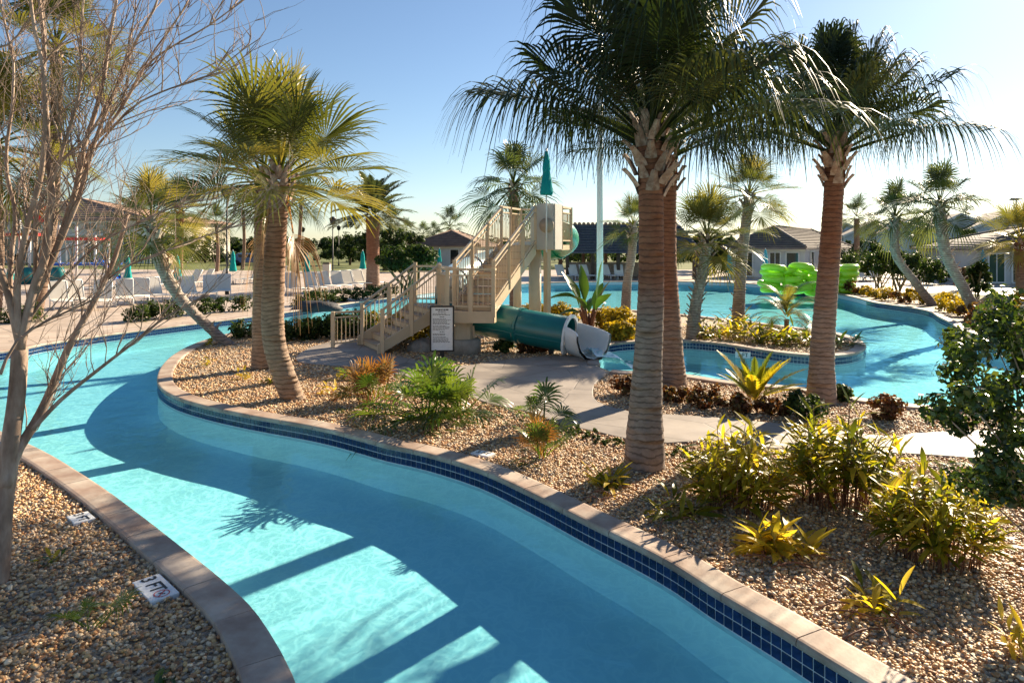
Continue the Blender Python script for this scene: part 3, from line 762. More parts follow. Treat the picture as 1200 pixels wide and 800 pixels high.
def boots(root, pts_r, n, mat='boot', sc=1.0, rs=random, lean=(.15, .55), asone=False):
    """pts_r: [(point, radius)] from low to high, old leaf bases wrapped round the stem"""
    mbs = MB()
    for i in range(n):
        f = (i + .5) / n * (len(pts_r) - 1); j = min(int(f), len(pts_r) - 2); u = f - j
        p = pts_r[j][0].lerp(pts_r[j + 1][0], u); r = pts_r[j][1] * (1 - u) + pts_r[j + 1][1] * u
        az = i * 2.39996 + rs.uniform(-.2, .2); le = rs.uniform(*lean)
        loc = p + Vector((math.cos(az) * r * .82, math.sin(az) * r * .82, 0)); s = sc * rs.uniform(.75, 1.2)
        mt = Matrix.Translation(loc) @ Euler((0, le, az), 'XYZ').to_matrix().to_4x4() @ Matrix.Scale(s, 4)
        if asone:
            me = BOOT[mat]
            mbs.add([mt @ v.co for v in me.vertices], [tuple(q.vertices) for q in me.polygons])
        else:
            o = inst('leaf_base', BOOT[mat], root); o.location = loc; o.rotation_euler = (0, le, az); o.scale = (s, s, s)
    if asone:
        o = mbs.build('leaf_bases', M[mat], root); o['kind'] = 'stuff'
def rel(base, pts): return [p - base for p in pts]
def palm(name, label, path, rad, tmat, kind, n, sc, emin, emax, seed, nboot=0, bootl=.55, bootmat='boot', bootr=1.15, lattice=0, dead=0, group=None, ring=.075, sides=18, rough=.024, cat='palm', power=1.0):
    base = path[0]; root = empty(name, base, 0, label, cat, group); rs = random.Random(seed)
    pr = rel(base, path); rad = [r * .87 for r in rad]
    pr[0] = pr[0] - Vector((0, 0, .06))
    trunk(root, pr, rad, tmat, ring, sides, rough, seed)
    top = pr[-1]; dn = (pr[-2] - pr[-1]).normalized()
    if nboot: boots(root, [(top + dn * bootl, rad[-1] * 1.0), (top + dn * bootl * .5, rad[-1] * bootr), (top, rad[-1] * bootr * .9), (top + Vector((0, 0, .16)), rad[-1] * .7)], nboot, bootmat, 1.0, rs)
    if lattice:
        dense = crom(pr, .1); k = int(len(dense) * .12)
        boots(root, [(p, rad[-1] * 1.02) for p in dense[k:]], lattice, 'boot_grey', .75, rs, (.2, .7), True)
    crown(root, top + Vector((0, 0, .12)), kind, n, sc, emin, emax, rs, rad[-1] * .8, dead, power)
    return root
# three tall hanging-leaf palms on the right
D1, D2, D3 = G(755, 548), G(787, 459), G(962, 473)
palm('cabbage_palm', 'tall palm with grey lower trunk turning red, growing among gravel beside the river wall',
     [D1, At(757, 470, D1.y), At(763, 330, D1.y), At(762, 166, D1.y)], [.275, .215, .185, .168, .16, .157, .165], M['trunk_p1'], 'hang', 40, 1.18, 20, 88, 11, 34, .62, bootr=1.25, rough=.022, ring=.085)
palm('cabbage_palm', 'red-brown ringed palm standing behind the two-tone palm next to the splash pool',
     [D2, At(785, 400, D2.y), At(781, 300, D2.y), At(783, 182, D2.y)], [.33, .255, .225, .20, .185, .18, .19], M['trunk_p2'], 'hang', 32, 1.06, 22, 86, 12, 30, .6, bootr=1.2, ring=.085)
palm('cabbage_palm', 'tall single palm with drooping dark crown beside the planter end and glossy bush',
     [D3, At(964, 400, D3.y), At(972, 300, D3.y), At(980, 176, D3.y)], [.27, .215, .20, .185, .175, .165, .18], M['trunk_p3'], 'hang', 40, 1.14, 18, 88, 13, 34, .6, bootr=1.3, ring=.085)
# golden palms at the island's round end
DA, DB, DC = G(346, 468), G(308, 432), G(272, 404)
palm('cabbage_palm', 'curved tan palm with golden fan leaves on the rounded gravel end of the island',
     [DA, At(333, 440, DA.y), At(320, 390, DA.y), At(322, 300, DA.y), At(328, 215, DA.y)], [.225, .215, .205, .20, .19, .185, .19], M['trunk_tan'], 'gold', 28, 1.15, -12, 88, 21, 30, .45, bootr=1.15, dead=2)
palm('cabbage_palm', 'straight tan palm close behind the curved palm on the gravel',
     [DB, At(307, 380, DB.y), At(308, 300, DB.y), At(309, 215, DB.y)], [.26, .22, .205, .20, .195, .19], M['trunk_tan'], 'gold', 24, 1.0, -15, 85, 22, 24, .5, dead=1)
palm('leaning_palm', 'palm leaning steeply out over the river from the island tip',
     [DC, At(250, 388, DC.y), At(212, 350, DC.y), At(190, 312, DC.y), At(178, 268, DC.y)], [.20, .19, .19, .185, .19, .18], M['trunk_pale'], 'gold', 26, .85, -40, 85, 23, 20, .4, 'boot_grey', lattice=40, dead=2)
# palms across the water
def gp(x0, y0, xt, yt, bend=0.0, mids=None):
    b = G(x0, y0); t = At(xt, yt, b.y)
    if mids: return [b] + [At(mx, my, b.y) for mx, my in mids] + [t]
    return [b, b.lerp(t, .35) + Vector((bend, 0, 0)), b.lerp(t, .7) + Vector((bend * .7, 0, 0)), t]
FARG = 'palms on the far side of the water'
palm('deck_palm', 'red-trunked palm on the deck wrapped beside a closed teal umbrella', gp(209, 335, 211, 248), [.30, .27, .26, .26], M['trunk_p2'], 'gold', 26, 1.25, -45, 85, 31, 16, .5, group=FARG)
palm('deck_palm', 'tall golden palm whose big fans rise behind the bare tree top', gp(40, 372, 66, 62, .3), [.26, .23, .21, .2], M['trunk_brown'], 'gold', 30, 1.75, -50, 88, 32, 16, .6, group=FARG)
palm('deck_palm', 'golden palm half hidden behind the bare tree at the clubhouse side', gp(-8, 375, -6, 175, .1), [.26, .23, .21, .2], M['trunk_brown'], 'gold', 30, 1.7, -50, 88, 33, 16, .6, group=FARG)
palm('tower_palm', 'dark-headed palm rising right behind the slide tower', gp(604, 366, 602, 222), [.26, .22, .20, .19], M['trunk_brown'], 'far', 26, 1.15, -40, 86, 34, 22, .9, 'boot_grey', bootr=1.5)
palm('planter_palm', 'slim palm leaning behind the banana plant with a small ragged crown', gp(733, 366, 742, 268, mids=[(735, 330), (740, 300)]), [.22, .19, .18, .18], M['trunk_pale'], 'gold', 18, .75, -35, 85, 35, 14, .5, 'boot_grey')
palm('planter_palm', 'boot-covered palm with wide green fans in the planter bed', gp(811, 398, 829, 286, mids=[(815, 360), (823, 320)]), [.21, .17, .15, .165], M['trunk_pale'], 'gold', 26, .90, -30, 85, 36, 16, .4, 'boot', lattice=70)
palm('planter_palm', 'smooth grey palm leaning right at the back of the planter', gp(864, 386, 878, 232, mids=[(867, 335), (872, 280)]), [.23, .19, .17, .165], M['trunk_pale'], 'gold', 24, .78, -40, 85, 37, 14, .5, 'boot_grey', lattice=24)
palm('bank_palm', 'curved palm on the right bank with its foot by the boulder', gp(1150, 374, 1101, 244, mids=[(1128, 336), (1108, 295)]), [.24, .21, .20, .2], M['trunk_pale'], 'far', 26, .92, -30, 86, 38, 14, .4, 'boot_grey', lattice=60)
palm('bank_palm', 'curved palm on the right bank among yellow plants, hedge behind', gp(1095, 358, 1049, 258, mids=[(1072, 330), (1050, 298)]), [.26, .22, .20, .2], M['trunk_pale'], 'far', 26, 1.02, -30, 86, 39, 14, .4, 'boot_grey', lattice=50)
palm('bank_palm', 'stout palm with criss-cross trunk in front of the small pool house', gp(1200, 352, 1196, 284), [.34, .32, .30, .3], M['trunk_p2'], 'gold', 24, 1.15, -35, 86, 40, 14, .5, lattice=40)
palm('far_palm', 'small dark palm rising above the hedge near the townhouses', gp(1004, 322, 1004, 256), [.28, .25, .24, .24], M['trunk_brown'], 'far', 18, 1.25, -40, 86, 41, 0, group=FARG, sides=10)
palm('date_palm', 'broad feathery date palm on the deck behind the row of loungers', gp(437, 338, 437, 254), [.46, .42, .42, .46], M['trunk_p2'], 'date', 54, 1.12, -30, 86, 42, 20, .6)
palm('pygmy_date_palm', 'small palm with fine arching feathery leaves in the planter', gp(921, 392, 922, 374), [.07, .075, .07, .08], M['trunk_brown'], 'pygmy', 24, 1.05, 8, 84, 43, 0, sides=10)
for i, (x, y, xt, yt, s, lb) in enumerate([
        (527, 309, 527, 267, 1.9, 'small round-headed palm above the brown-roofed pavilion'),
        (476, 306, 476, 272, 1.5, 'thin distant palm to the date palm side of the pavilion roof'),
        (497, 304, 496, 276, 1.5, 'low distant palm just behind the pavilion ridge'),
        (505, 303, 508, 274, 1.4, 'second low distant palm just behind the pavilion ridge'),
        (254, 318, 253, 262, 1.2, 'thin distant palm beyond the lawn near the parked car'),
        (284, 316, 285, 246, 1.3, 'tall thin palm beyond the lawn behind the straight tan palm'),
        (345, 320, 353, 238, 1.5, 'golden distant palm peeking out behind the curved tan palm'),
        (462, 312, 458, 262, 1.6, 'distant palm tucked behind the date palm')]):
    palm('distant_palm', lb, gp(x, y, xt, yt, .15), [.24, .2, .18, .18], M['trunk_brown'], 'far', 16, s, -40, 85, 50 + i, 0, group='distant palms', sides=8, ring=.2)
# ================================================================ SLIDE TOWER
P2 = lambda v, z: Vector((v[0], v[1], z))
tow = empty('slide_tower', (-.2, 17, 0), 0, 'tan metal stair tower with two flights and railings leading up to the tube slide', 'slide tower')
T0 = Vector((-.2, 17, 0))
def tpart(mb, name, mat, parent=tow, **k):
    mb.v = [(v[0] - T0.x, v[1] - T0.y, v[2]) for v in mb.v] if parent is tow else mb.v
    return mb.build(name, mat, parent, **k)
def sub(mb, name, mat, parent, **k):
    mb.v = [(v[0] - T0.x, v[1] - T0.y, v[2]) for v in mb.v]
    return mb.build(name, mat, parent, **k)
LAND = 1.0; PLAT = 2.5
# lower flight: foot and landing ends, near (n) and far (f) sides
lo_n0 = Vector((-2.95, 15.55)); lo_f0 = Vector((-3.72, 16.95))
ldir = Vector((.87, .49)).normalized(); lrun = 1.40
lo_n1 = lo_n0 + ldir * lrun; lo_f1 = lo_f0 + ldir * lrun
# upper flight
udir = Vector((1.09, 3.0)).normalized(); ul0 = Vector((-1.33, 15.80)); ur0 = Vector((-.42, 15.46)); urun = 3.05
ul1 = ul0 + udir * urun; ur1 = ur0 + udir * urun
land = [lo_n1, Vector((-1.35, 15.72)), ur0 - udir * .02 + Vector((-.9, -.1)), ur0 + Vector((.02, .02)), ul0 + udir * .6 + Vector((0.1, .0)), lo_f1]
land = [lo_n1, Vector((-1.45, 15.35)), Vector((-.42, 15.30)), ur0 + Vector((.04, .06)), ul0 + udir * .15, Vector((-1.9, 17.5)), lo_f1]
mb = MB(); mb.prism([tuple(p) for p in land], LAND - .05, LAND); tpart(mb, 'landing', M['tread'])
mb = MB()
for a, b in zip(land, land[1:] + land[:1]):
    mb.bar(P2(a, LAND - .12), P2(b, LAND - .12), .05, .26)
tpart(mb, 'landing_fascia', M['tan_paint'])
def flight(n0, f0, d, run, z0, z1, steps):
    for i in range(steps):
        s = i / steps; e = (i + 1) / steps; z = z0 + (z1 - z0) * (i + 1) / steps
        a, b, c, e_ = n0 + d * run * s, f0 + d * run * s, f0 + d * run * e, n0 + d * run * e
        mb = MB(); mb.prism([tuple(a), tuple(b), tuple(c), tuple(e_)], z - .04, z)
        st = tpart(mb, 'stair_tread', M['tread'])
        mb = MB(); zr = z0 + (z1 - z0) * i / steps
        mb.bar(P2(a + d * .03, (z - .04 + zr) / 2), P2(b + d * .03, (z - .04 + zr) / 2), .015, z - .045 - zr)
        sub(mb, 'riser', M['tan_paint'], st)
    for q in (n0, f0):
        mb = MB(); a = P2(q, z0 + .02); b = P2(q + d * run, z1 - .06)
        if z0 == 0: a = P2(q - d * .12, .10)
        dn = Vector((0, 0, 1)); sx = (b - a).cross(dn).normalized() * .025
        vs = [a - sx - dn * .1, a + sx - dn * .1, b + sx - dn * .20, b - sx - dn * .20, a - sx + dn * .14, a + sx + dn * .14, b + sx + dn * .12, b - sx + dn * .12]
        mb.add(vs, [(0, 1, 2, 3), (7, 6, 5, 4), (0, 4, 5, 1), (1, 5, 6, 2), (2, 6, 7, 3), (3, 7, 4, 0)])
        tpart(mb, 'stringer', M['tan_paint'])
flight(lo_n0, lo_f0, ldir, lrun, 0, LAND, 6)
flight(ur0, ul0, udir, urun, LAND, PLAT, 9)
POSTS = []
def railing(p0, p1, z0, z1, hgt=1.02, posts=2, pick=.105, ext=0.0):
    """newel posts, top and bottom rail, thin balusters; the posts carry the name"""
    a0, a1 = P2(p0, z0), P2(p1, z1); up = Vector((0, 0, hgt))
    ra = MB(); ra.bar(a0 + up, a1 + up, .055, .05); r_ = tpart(ra, 'handrail', M['tan_paint'])
    for dz, w in ((.12, .035), (hgt * .86, .03)):
        ra = MB(); ra.bar(a0 + Vector((0, 0, dz)), a1 + Vector((0, 0, dz)), w, w); sub(ra, 'rail', M['tan_paint'], r_)
    L_ = (p1 - p0).length; n = max(1, int(L_ / pick))
    for i in range(posts):
        f = i / max(1, posts - 1); p = a0.lerp(a1, f); mb = MB()
        if any((p - q_).length < .12 for q_ in POSTS): continue
        POSTS.append(p.copy()); mb.bar(p - Vector((0, 0, .12)), p + up + Vector((0, 0, .03)), .085)
        tpart(mb, 'post', M['tan_paint'])
    for i in range(1, n):
        p = a0.lerp(a1, i / n); mb = MB(); mb.bar(p + Vector((0, 0, .12)), p + up * .86, .018)
        sub(mb, 'baluster', M['tan_paint'], r_)
railing(lo_n0, lo_n1, .0, LAND, posts=3)
railing(lo_f0, lo_f1, .0, LAND, posts=3)
railing(lo_f0 - ldir * .75 + Vector((.05, -.1)), lo_f0, 0, 0, .86, 2)
railing(land[0], land[1], LAND, LAND, .95, 2); railing(land[1], land[2], LAND, LAND, .95, 3)
railing(land[2], land[3], LAND, LAND, .95, 1); railing(land[5], land[6], LAND, LAND, .95, 2); railing(land[4], land[5], LAND, LAND, .95, 2)
railing(ur0, ur1, LAND + .1, PLAT, posts=4); railing(ul0, ul1, LAND + .1, PLAT, posts=4)
# platform
side = Vector((udir.y, -udir.x))
pl4 = [ul1 - side * .05, ur1 + side * .52, ur1 + side * .52 + udir * 1.75, ul1 - side * .05 + udir * 1.75]
mb = MB(); mb.prism([tuple(p) for p in pl4], PLAT - .14, PLAT); tpart(mb, 'platform', M['tan_paint'])
railing(pl4[0], pl4[3], PLAT, PLAT, 1.05, 3); railing(pl4[3], pl4[2], PLAT, PLAT, 1.05, 3); railing(pl4[1].lerp(pl4[2], .42), pl4[2], PLAT, PLAT, 1.05, 2)
def pan(a, b, z0, z1, name, mat, th=.04):
    mb = MB(); mb.bar(P2(a, (z0 + z1) / 2), P2(b, (z0 + z1) / 2), th, z1 - z0); return tpart(mb, name, mat)
p1_ = ur1 + side * .10; p2_ = ur1 + side * .52
pw = pan(ur1 + side * .06 - udir * .02, p2_ - udir * .02, PLAT - .12, PLAT + 1.10, 'side_panel', M['panel'])
pan(p2_ + Vector((.02, .02)), p2_.lerp(pl4[2], .38) + Vector((.02, -.02)), PLAT - .12, PLAT + 1.10, 'side_panel', M['panel'])
pan(ul1.lerp(ur1, .62) + udir * .75, ur1 + side * .02 + udir * .75, PLAT, PLAT + 1.08, 'inner_panel', M['blue_tube'])
c_ = (ur1 + side * .34) - udir * .05; ax = P2(-udir, 0)
mb = MB(); mb.tube([P2(c_, PLAT + .52) , P2(c_, PLAT + .52) + ax * .035], [.20, .20], 24); tpart(mb, 'porthole', M['opening'])
for p, r, mt, n in ((ur1 + udir * .35 + side * -.12, .17, 'cream', 20), (ur1 + side * .30 + udir * .12, .10, 'tan_paint', 4), (ul1 + udir * 1.3, .12, 'cream', 16), (pl4[3] + side * .5 - udir * .1, .12, 'cream', 16)):
    mb = MB(); mb.tube([P2(p, -.05), P2(p, PLAT - .14)], r, n, smooth=n > 4); tpart(mb, 'support_column', M[mt])
# landing column with flared head on a round concrete footing
cb = Vector((-1.12, 15.85))
mb = MB(); mb.lathe([(.40, -.05), (.40, .30), (.37, .33), (.0, .33)], 24, P2(cb, 0)); tpart(mb, 'footing', M['concrete'])
mb = MB(); mb.lathe([(.25, .30), (.22, .36), (.20, .60), (.22, .74), (.30, .84), (.34, LAND - .05)], 20, P2(cb, 0)); cl = tpart(mb, 'landing_column', M['tan_paint'])
for k in range(6):
    a = k * math.pi / 3; mb = MB(); d = Vector((math.cos(a), math.sin(a), 0))
    mb.bar(P2(cb, .33) + d * .22, P2(cb, .62) + d * .19, .02, .10); sub(mb, 'gusset', M['tan_paint'], cl)
# umbrella on the tower
def umbrella(label, base, h0, h1, mat, group, r=.17, pole_z0=0.0):
    u = empty('closed_umbrella', base, 0, label, 'umbrella', group)
    mb = MB(); mb.tube([(0, 0, pole_z0), (0, 0, h1 + .08)], .022, 8); mb.build('pole', M['pole_white'], u)
    mb = MB(); L_ = h1 - h0
    mb.lathe([(r * .9, h0), (r * 1.0, h0 + .06 * L_), (r * .72, h0 + .35 * L_), (r * .55, h0 + .52 * L_), (r * .62, h0 + .60 * L_), (r * .50, h0 + .80 * L_), (r * .30, h0 + .93 * L_), (.03, h1)], 16, star=.16)
    c = mb.build('canopy', mat, u)
    mb = MB(); mb.lathe([(r * .58, h0 + .51 * L_), (r * .60, h0 + .545 * L_), (r * .55, h0 + .56 * L_)], 16); mb.build('tie_strap', mat, c)
    if pole_z0 <= 0:
        mb = MB(); mb.lathe([(.26, 0), (.26, .05), (.06, .09), (.04, .22)], 16); mb.build('base', M['concrete'], u)
    return u
b = P2(ur1 + side * .36 - udir * .14, 0)
u = umbrella('closed teal umbrella fixed at the top of the slide tower', b, 3.82, 4.98, M['teal_cloth'], None, .16, 2.3)

# ================================================================ TUBE SLIDE
sld = empty('tube_slide', (1.3, 15.4, 0), 0, 'teal enclosed tube slide spiralling down from the tower into the splash pool', 'slide')
S0 = Vector((1.3, 15.4, 0))
def spart(mb, name, mat, parent=sld, **k):
    mb.v = [(v[0] - S0.x, v[1] - S0.y, v[2]) for v in mb.v]; return mb.build(name, mat, parent, **k)
ex = P2(pl4[1].lerp(pl4[2], .5), 0)
helix = [Vector((.95, 19.5, 2.95)), Vector((1.52, 20.2, 2.80)), Vector((1.50, 21.1, 2.52)), Vector((.2, 21.8, 2.18)), Vector((-.95, 21.0, 1.85)), Vector((-1.55, 19.6, 1.60)), Vector((-1.65, 18.2, 1.28)), Vector((-1.45, 17.2, .98)), Vector((-.85, 16.45, .78))]
fin = [Vector((-.85, 16.45, .78)), Vector((-.2, 16.15, .67)), Vector((.5, 15.80, .57)), Vector((1.28, 15.42, .475))]
hp = crom(helix, .12)
k1 = int(len(hp) * .26); k2 = int(len(hp) * .80)
R_ = .40
mb = MB(); mb.tube(hp[:k1 + 1], R_, 24, False); spart(mb, 'upper_tube', M['green_plastic'])
mb = MB(); mb.tube(hp[k1:k2 + 1], R_, 24, False); spart(mb, 'middle_tube', M['blue_tube'])
mb = MB(); mb.tube(hp[k2:], R_, 24, False); spart(mb, 'bend_tube', M['teal_plastic'])
fp = crom(fin, .08)
mb = MB(); mb.tube(fp, R_ * 1.02, 32, False); mb.tube(fp, R_ * .97, 32, False); ft = spart(mb, 'exit_tube', M['teal_plastic'])
def ring(p, t, r0, r1, w, name, mat, par):
    mb = MB(); mb.tube([p - t * w, p - t * w, p + t * w, p + t * w], [r0, r1, r1, r0], 32, False, False); return spart(mb, name, mat, par)
for i in (0, len(fp) // 2):
    t = (fp[i + 1] - fp[i]).normalized(); ring(fp[i], t, R_ * .99, R_ * 1.10, .03, 'flange', M['teal_plastic'], sld)
for i in range(3, len(hp) - 3, 14):
    t = (hp[i + 1] - hp[i]).normalized(); ring(hp[i], t, R_ * .99, R_ * 1.09, .025, 'flange', M['teal_plastic'] if i > k2 else M['green_plastic'] if i < k1 else M['blue_tube'], sld)
t = (fp[-1] - fp[-2]).normalized(); sdv = t.cross(Vector((0, 0, 1))).normalized(); upv = sdv.cross(t)
# seam along the flank
mb = MB(); mb.tube([p + sdv * (R_ * 1.02 * .94) - Vector((0, 0, R_ * .34)) for p in fp], .014, 6); spart(mb, 'seam', M['teal_plastic'], ft)
# white end plate with a round hole, then the open run-out trough
mb = MB(); n = 40; c = fp[-1] + t * .01; vs = []; fs = []
for off in (0, .05):
    for k in range(n):
        a = 2 * math.pi * k / n; d = sdv * math.cos(a) + upv * math.sin(a)
        vs.append(c + t * off + d * R_ * .97); rr = R_ * 1.16
        o_ = d * rr
        if math.sin(a) < -.2: o_ = sdv * math.cos(a) * rr * 1.05 + upv * max(-R_ * 1.0, math.sin(a) * rr * 1.3)
        vs.append(c + t * off + o_)
for k in range(n):
    q = (k + 1) % n
    fs += [(2 * k, 2 * k + 1, 2 * q + 1, 2 * q), (2 * n + 2 * k, 2 * n + 2 * q, 2 * n + 2 * q + 1, 2 * n + 2 * k + 1), (2 * k + 1, 2 * n + 2 * k + 1, 2 * n + 2 * q + 1, 2 * q + 1), (2 * k, 2 * q, 2 * n + 2 * q, 2 * n + 2 * k)]
mb.add(vs, fs); spart(mb, 'end_plate', M['white'])
tr = []; m = 10; prof = [(-1.0, .62), (-1.0, .2), (-.82, -.45), (-.45, -.82), (0, -.95), (.45, -.82), (.82, -.45), (1.0, .2), (1.0, .62), (1.10, .62), (1.10, .1), (.92, -.58), (.5, -1.0), (0, -1.08), (-.5, -1.0), (-.92, -.58), (-1.10, .1), (-1.10, .62)]
vs = []; fs = []; np_ = len(prof)
tend = (G(708, 424) - G(672, 414)); tend.z = 0; tend.normalize()
for i in range(m + 1):
    s = i / m; p = c + t * .05 + (t * (1 - s) + tend * s) * (.95 * s) + Vector((0, 0, -.03 * s))
    dirn = (t * (1 - s) + tend * s).normalized(); sv = dirn.cross(Vector((0, 0, 1))).normalized()
    for (a, z) in prof:
        lip = z if z < 0 else z * (1 - .45 * s)
        vs.append(p + sv * (a * R_ * .98) + Vector((0, 0, lip * R_ * (1 if z > 0 else .98))))
for i in range(m):
    for k in range(np_): fs.append((i * np_ + k, i * np_ + (k + 1) % np_, (i + 1) * np_ + (k + 1) % np_, (i + 1) * np_ + k))
mb = MB(); mb.add(vs, fs, True); spart(mb, 'run_out_trough', M['white'])
# saddle supports under the tubes
for i in (len(fp) // 3, int(len(fp) * .8)):
    p = fp[i]; mb = MB(); mb.bar((p.x, p.y, -.05), (p.x, p.y, p.z - R_ * .95), .12); spart(mb, 'support', M['black_metal'])
for i in (int(len(hp) * .35), int(len(hp) * .55), int(len(hp) * .75)):
    p = hp[i]; mb = MB(); mb.tube([(p.x, p.y, -.05), (p.x, p.y, p.z - R_ * .9)], .07, 10); spart(mb, 'support', M['tan_paint'])
# white water tumbling out of the slide
def foam():
    m, nt, out = newmat('white_water'); L = nt.links.new
    p = nd(nt, 'ShaderNodeBsdfPrincipled'); n = noise(nt, 9, 4, .6); rp = ramp(nt, [(.35, (.35, .66, .72)), (.6, (.80, .90, .92))]); L(n.outputs['Fac'], rp.inputs[0]); L(rp.outputs[0], p.inputs['Base Color'])
    p.inputs['Roughness'].default_value = .25; L(p.outputs[0], out.inputs[0]); return m
M['foam'] = foam()
V = []; Fc = []; nx, ny = 26, 14; e0 = G(690, 419, .05); e1 = G(752, 425, WL)
e0.z = .07; dirn = (e1 - e0); dirn.z = 0; ln = dirn.length; dirn.normalize(); sv = Vector((-dirn.y, dirn.x, 0))
for i in range(nx):
    s = i / (nx - 1)
    for j in range(ny):
        q = j / (ny - 1) * 2 - 1; w = .30 + .45 * s
        p = e0 + dirn * (ln * s) + sv * (q * w)
        u_ = min(1, max(0, (s - .30) / .30)); zb = .15 - .04 * min(1, s / .3) + (WL - .11) * u_ * u_ * (3 - 2 * u_)
        edge = max(0, 1 - q * q) * max(0, 1 - s) ** .6
        nz = mnoise.noise(p * 7) * .07 + mnoise.noise(p * 16) * .04
        p.z = zb + (nz + .035) * edge * 2.0 - .03 * (1 - edge); V.append(tuple(p))
for i in range(nx - 1):
    for j in range(ny - 1): Fc.append((i * ny + j, (i + 1) * ny + j, (i + 1) * ny + j + 1, i * ny + j + 1))
o = inst('splash_water', npmesh('splash_water', V, Fc, M['foam'])); tag(o, kind='stuff')

# ================================================================ RULES SIGN
sb = G(518, 421); sg = empty('rules_sign', sb, R(4), 'black framed white notice board with printed rules on a short post before the stairs', 'sign')
mb = MB(); mb.box((0, .03, .15), (.10, .06, .42)); mb.box((0, .03, .62), (.06, .05, .9)); mb.build('post', M['black_metal'], sg)
mb = MB()
for x in (-.25, .25): mb.box((x, 0, .67), (.035, .04, 1.0))
for z in (.185, 1.155): mb.box((0, 0, z), (.465, .04, .035))
mb.build('frame', M['black_metal'], sg, bevel=.004)
mb = MB(); mb.box((0, .004, .67), (.47, .02, .94)); bd = mb.build('board', M['plate'], sg)
rs = random.Random(4); mb = MB(); z = 1.09
def words(z, x0, x1, h):
    x = x0
    while x < x1 - .01:
        w = rs.uniform(.018, .06); w = min(w, x1 - x); mb.box((x + w / 2, -.0075, z), (w, .002, h)); x += w + .010
words(1.085, -.14, .14, .026); words(1.045, -.09, .08, .014)
z = 1.00
for blk in (2, 1, 5, 4, 1, 2, 5):
    for k in range(blk):
        words(z, -.20 if blk > 1 else -.05, rs.uniform(.06, .20) if blk > 1 else .05, .011 if blk > 1 else .015); z -= .027
    z -= .018
mb.build('printed_text', M['ink'], bd)['kind'] = 'stuff'

# ================================================================ DEPTH PLATES
def text_mesh(txt, size, mat, name='lettering', ext=.0008):
    cu = bpy.data.curves.new(name, 'FONT'); cu.body = txt; cu.size = size; cu.align_x = 'CENTER'; cu.align_y = 'CENTER'; cu.extrude = ext; cu.resolution_u = 3; cu.offset = size * .012
    o = bpy.data.objects.new(name, cu); COL.objects.link(o); dg = bpy.context.evaluated_depsgraph_get()
    me = bpy.data.meshes.new_from_object(o.evaluated_get(dg)); bpy.data.objects.remove(o); me.materials.clear(); me.materials.append(mat); return me
def nodive(par, x, z, r):
    mb = MB(); n = 28; vs = []; fs = []
    for k in range(n):
        a = 2 * math.pi * k / n
        for rr in (r * .86, r): vs.append((x + rr * math.cos(a), rr * math.sin(a), z))
    for k in range(n): q = (k + 1) % n; fs.append((2 * k, 2 * k + 1, 2 * q + 1, 2 * q))
    mb.add(vs, fs); mb.box((x, 0, z), (r * 1.8, r * .14, .0008), R(-45)); mb.build('prohibition_ring', M['red_ink'], par)
    mb = MB(); mb.box((x - r * .05, -r * .1, z - .0002), (r * .75, r * .16, .0006), R(35)); mb.box((x + r * .3, r * .22, z - .0002), (r * .22, r * .22, .0006), R(20)); mb.box((x - r * .2, r * .15, z - .0002), (r * .5, r * .10, .0006), R(80)); mb.build('diver', M['ink'], par)
def plate(label, p, yaw, w, h, txt, size, dive, tx=0.0, pz=.034, vertical=False):
    e = empty('depth_marker', p, yaw, label, 'depth marker', None)
    mb = MB(); mb.box((0, 0, pz / 2 - .01), (w, h, pz + .02)); mb.build('plate', M['plate'], e, bevel=.004)
    inst('lettering', text_mesh(txt, size, M['ink']), e, (tx, 0, pz + .0022))
    if dive: nodive(e, w * .32, pz + .0022, h * .28)
    return e
def beside(p, off):
    q = min(even(left, .05), key=lambda v: (v - p).length); i = min(range(len(left)), key=lambda k: (left[k] - q).length); t = (left[i + 1] - left[i - 1]).normalized()
    return q + Vector((-t.y, t.x, 0)) * off, math.atan2(-t.y, -t.x)
q1, w1 = beside(G(212, 684), .36); q2, w2 = beside(G(112, 605), .36)
a, b_ = G(190, 673), G(214, 695); yw = math.atan2(b_.y - a.y, b_.x - a.x)
plate('white depth plate reading 3 FT with a red no diving symbol beside the coping', q1, w1, .40, .19, '3 FT', .145, True, -.055)
a, b_ = G(92, 600), G(113, 612)
plate('white depth plate reading 3 FT without symbol on the gravel beside the coping', q2, w2, .24, .17, '3 FT', .115, False)
e = plate('white depth plate set in gravel beside the island coping', G(566, 534), R(-32), .26, .15, '3 FT', .10, False, 0, .035)
# tile with lettering on the planter wall
pp = G(870, 411.5); e = empty('depth_tile', pp + Vector((.0, -.03, -.085)), R(-12), 'white depth lettering tile reading 3 FT set in the planter wall', 'depth marker')
mb = MB(); mb.box((0, 0, 0), (.34, .014, .14)); mb.build('plate', M['plate'], e); o = inst('lettering', text_mesh('3 FT', .13, M['ink']), e, (0, -.0085, 0), (R(90), 0, 0))
# round fitting on the pool floor
dr = At(600, 615, F * (H - FLOOR) / (615 - HZ)); dr.z = FLOOR
e = empty('floor_drain', dr, 0, 'round grey drain ring on the pool floor close to the island wall', 'drain')
mb = MB(); mb.tube([(0, 0, .002), (0, 0, .002), (0, 0, .02), (0, 0, .02)], [.085, .115, .115, .085], 28, False, False); mb.build('rim', M['rock'], e)
mb = MB(); mb.lathe([(.085, .0), (.085, .012), (.0, .014)], 24); mb.build('cover', M['rock'], e)
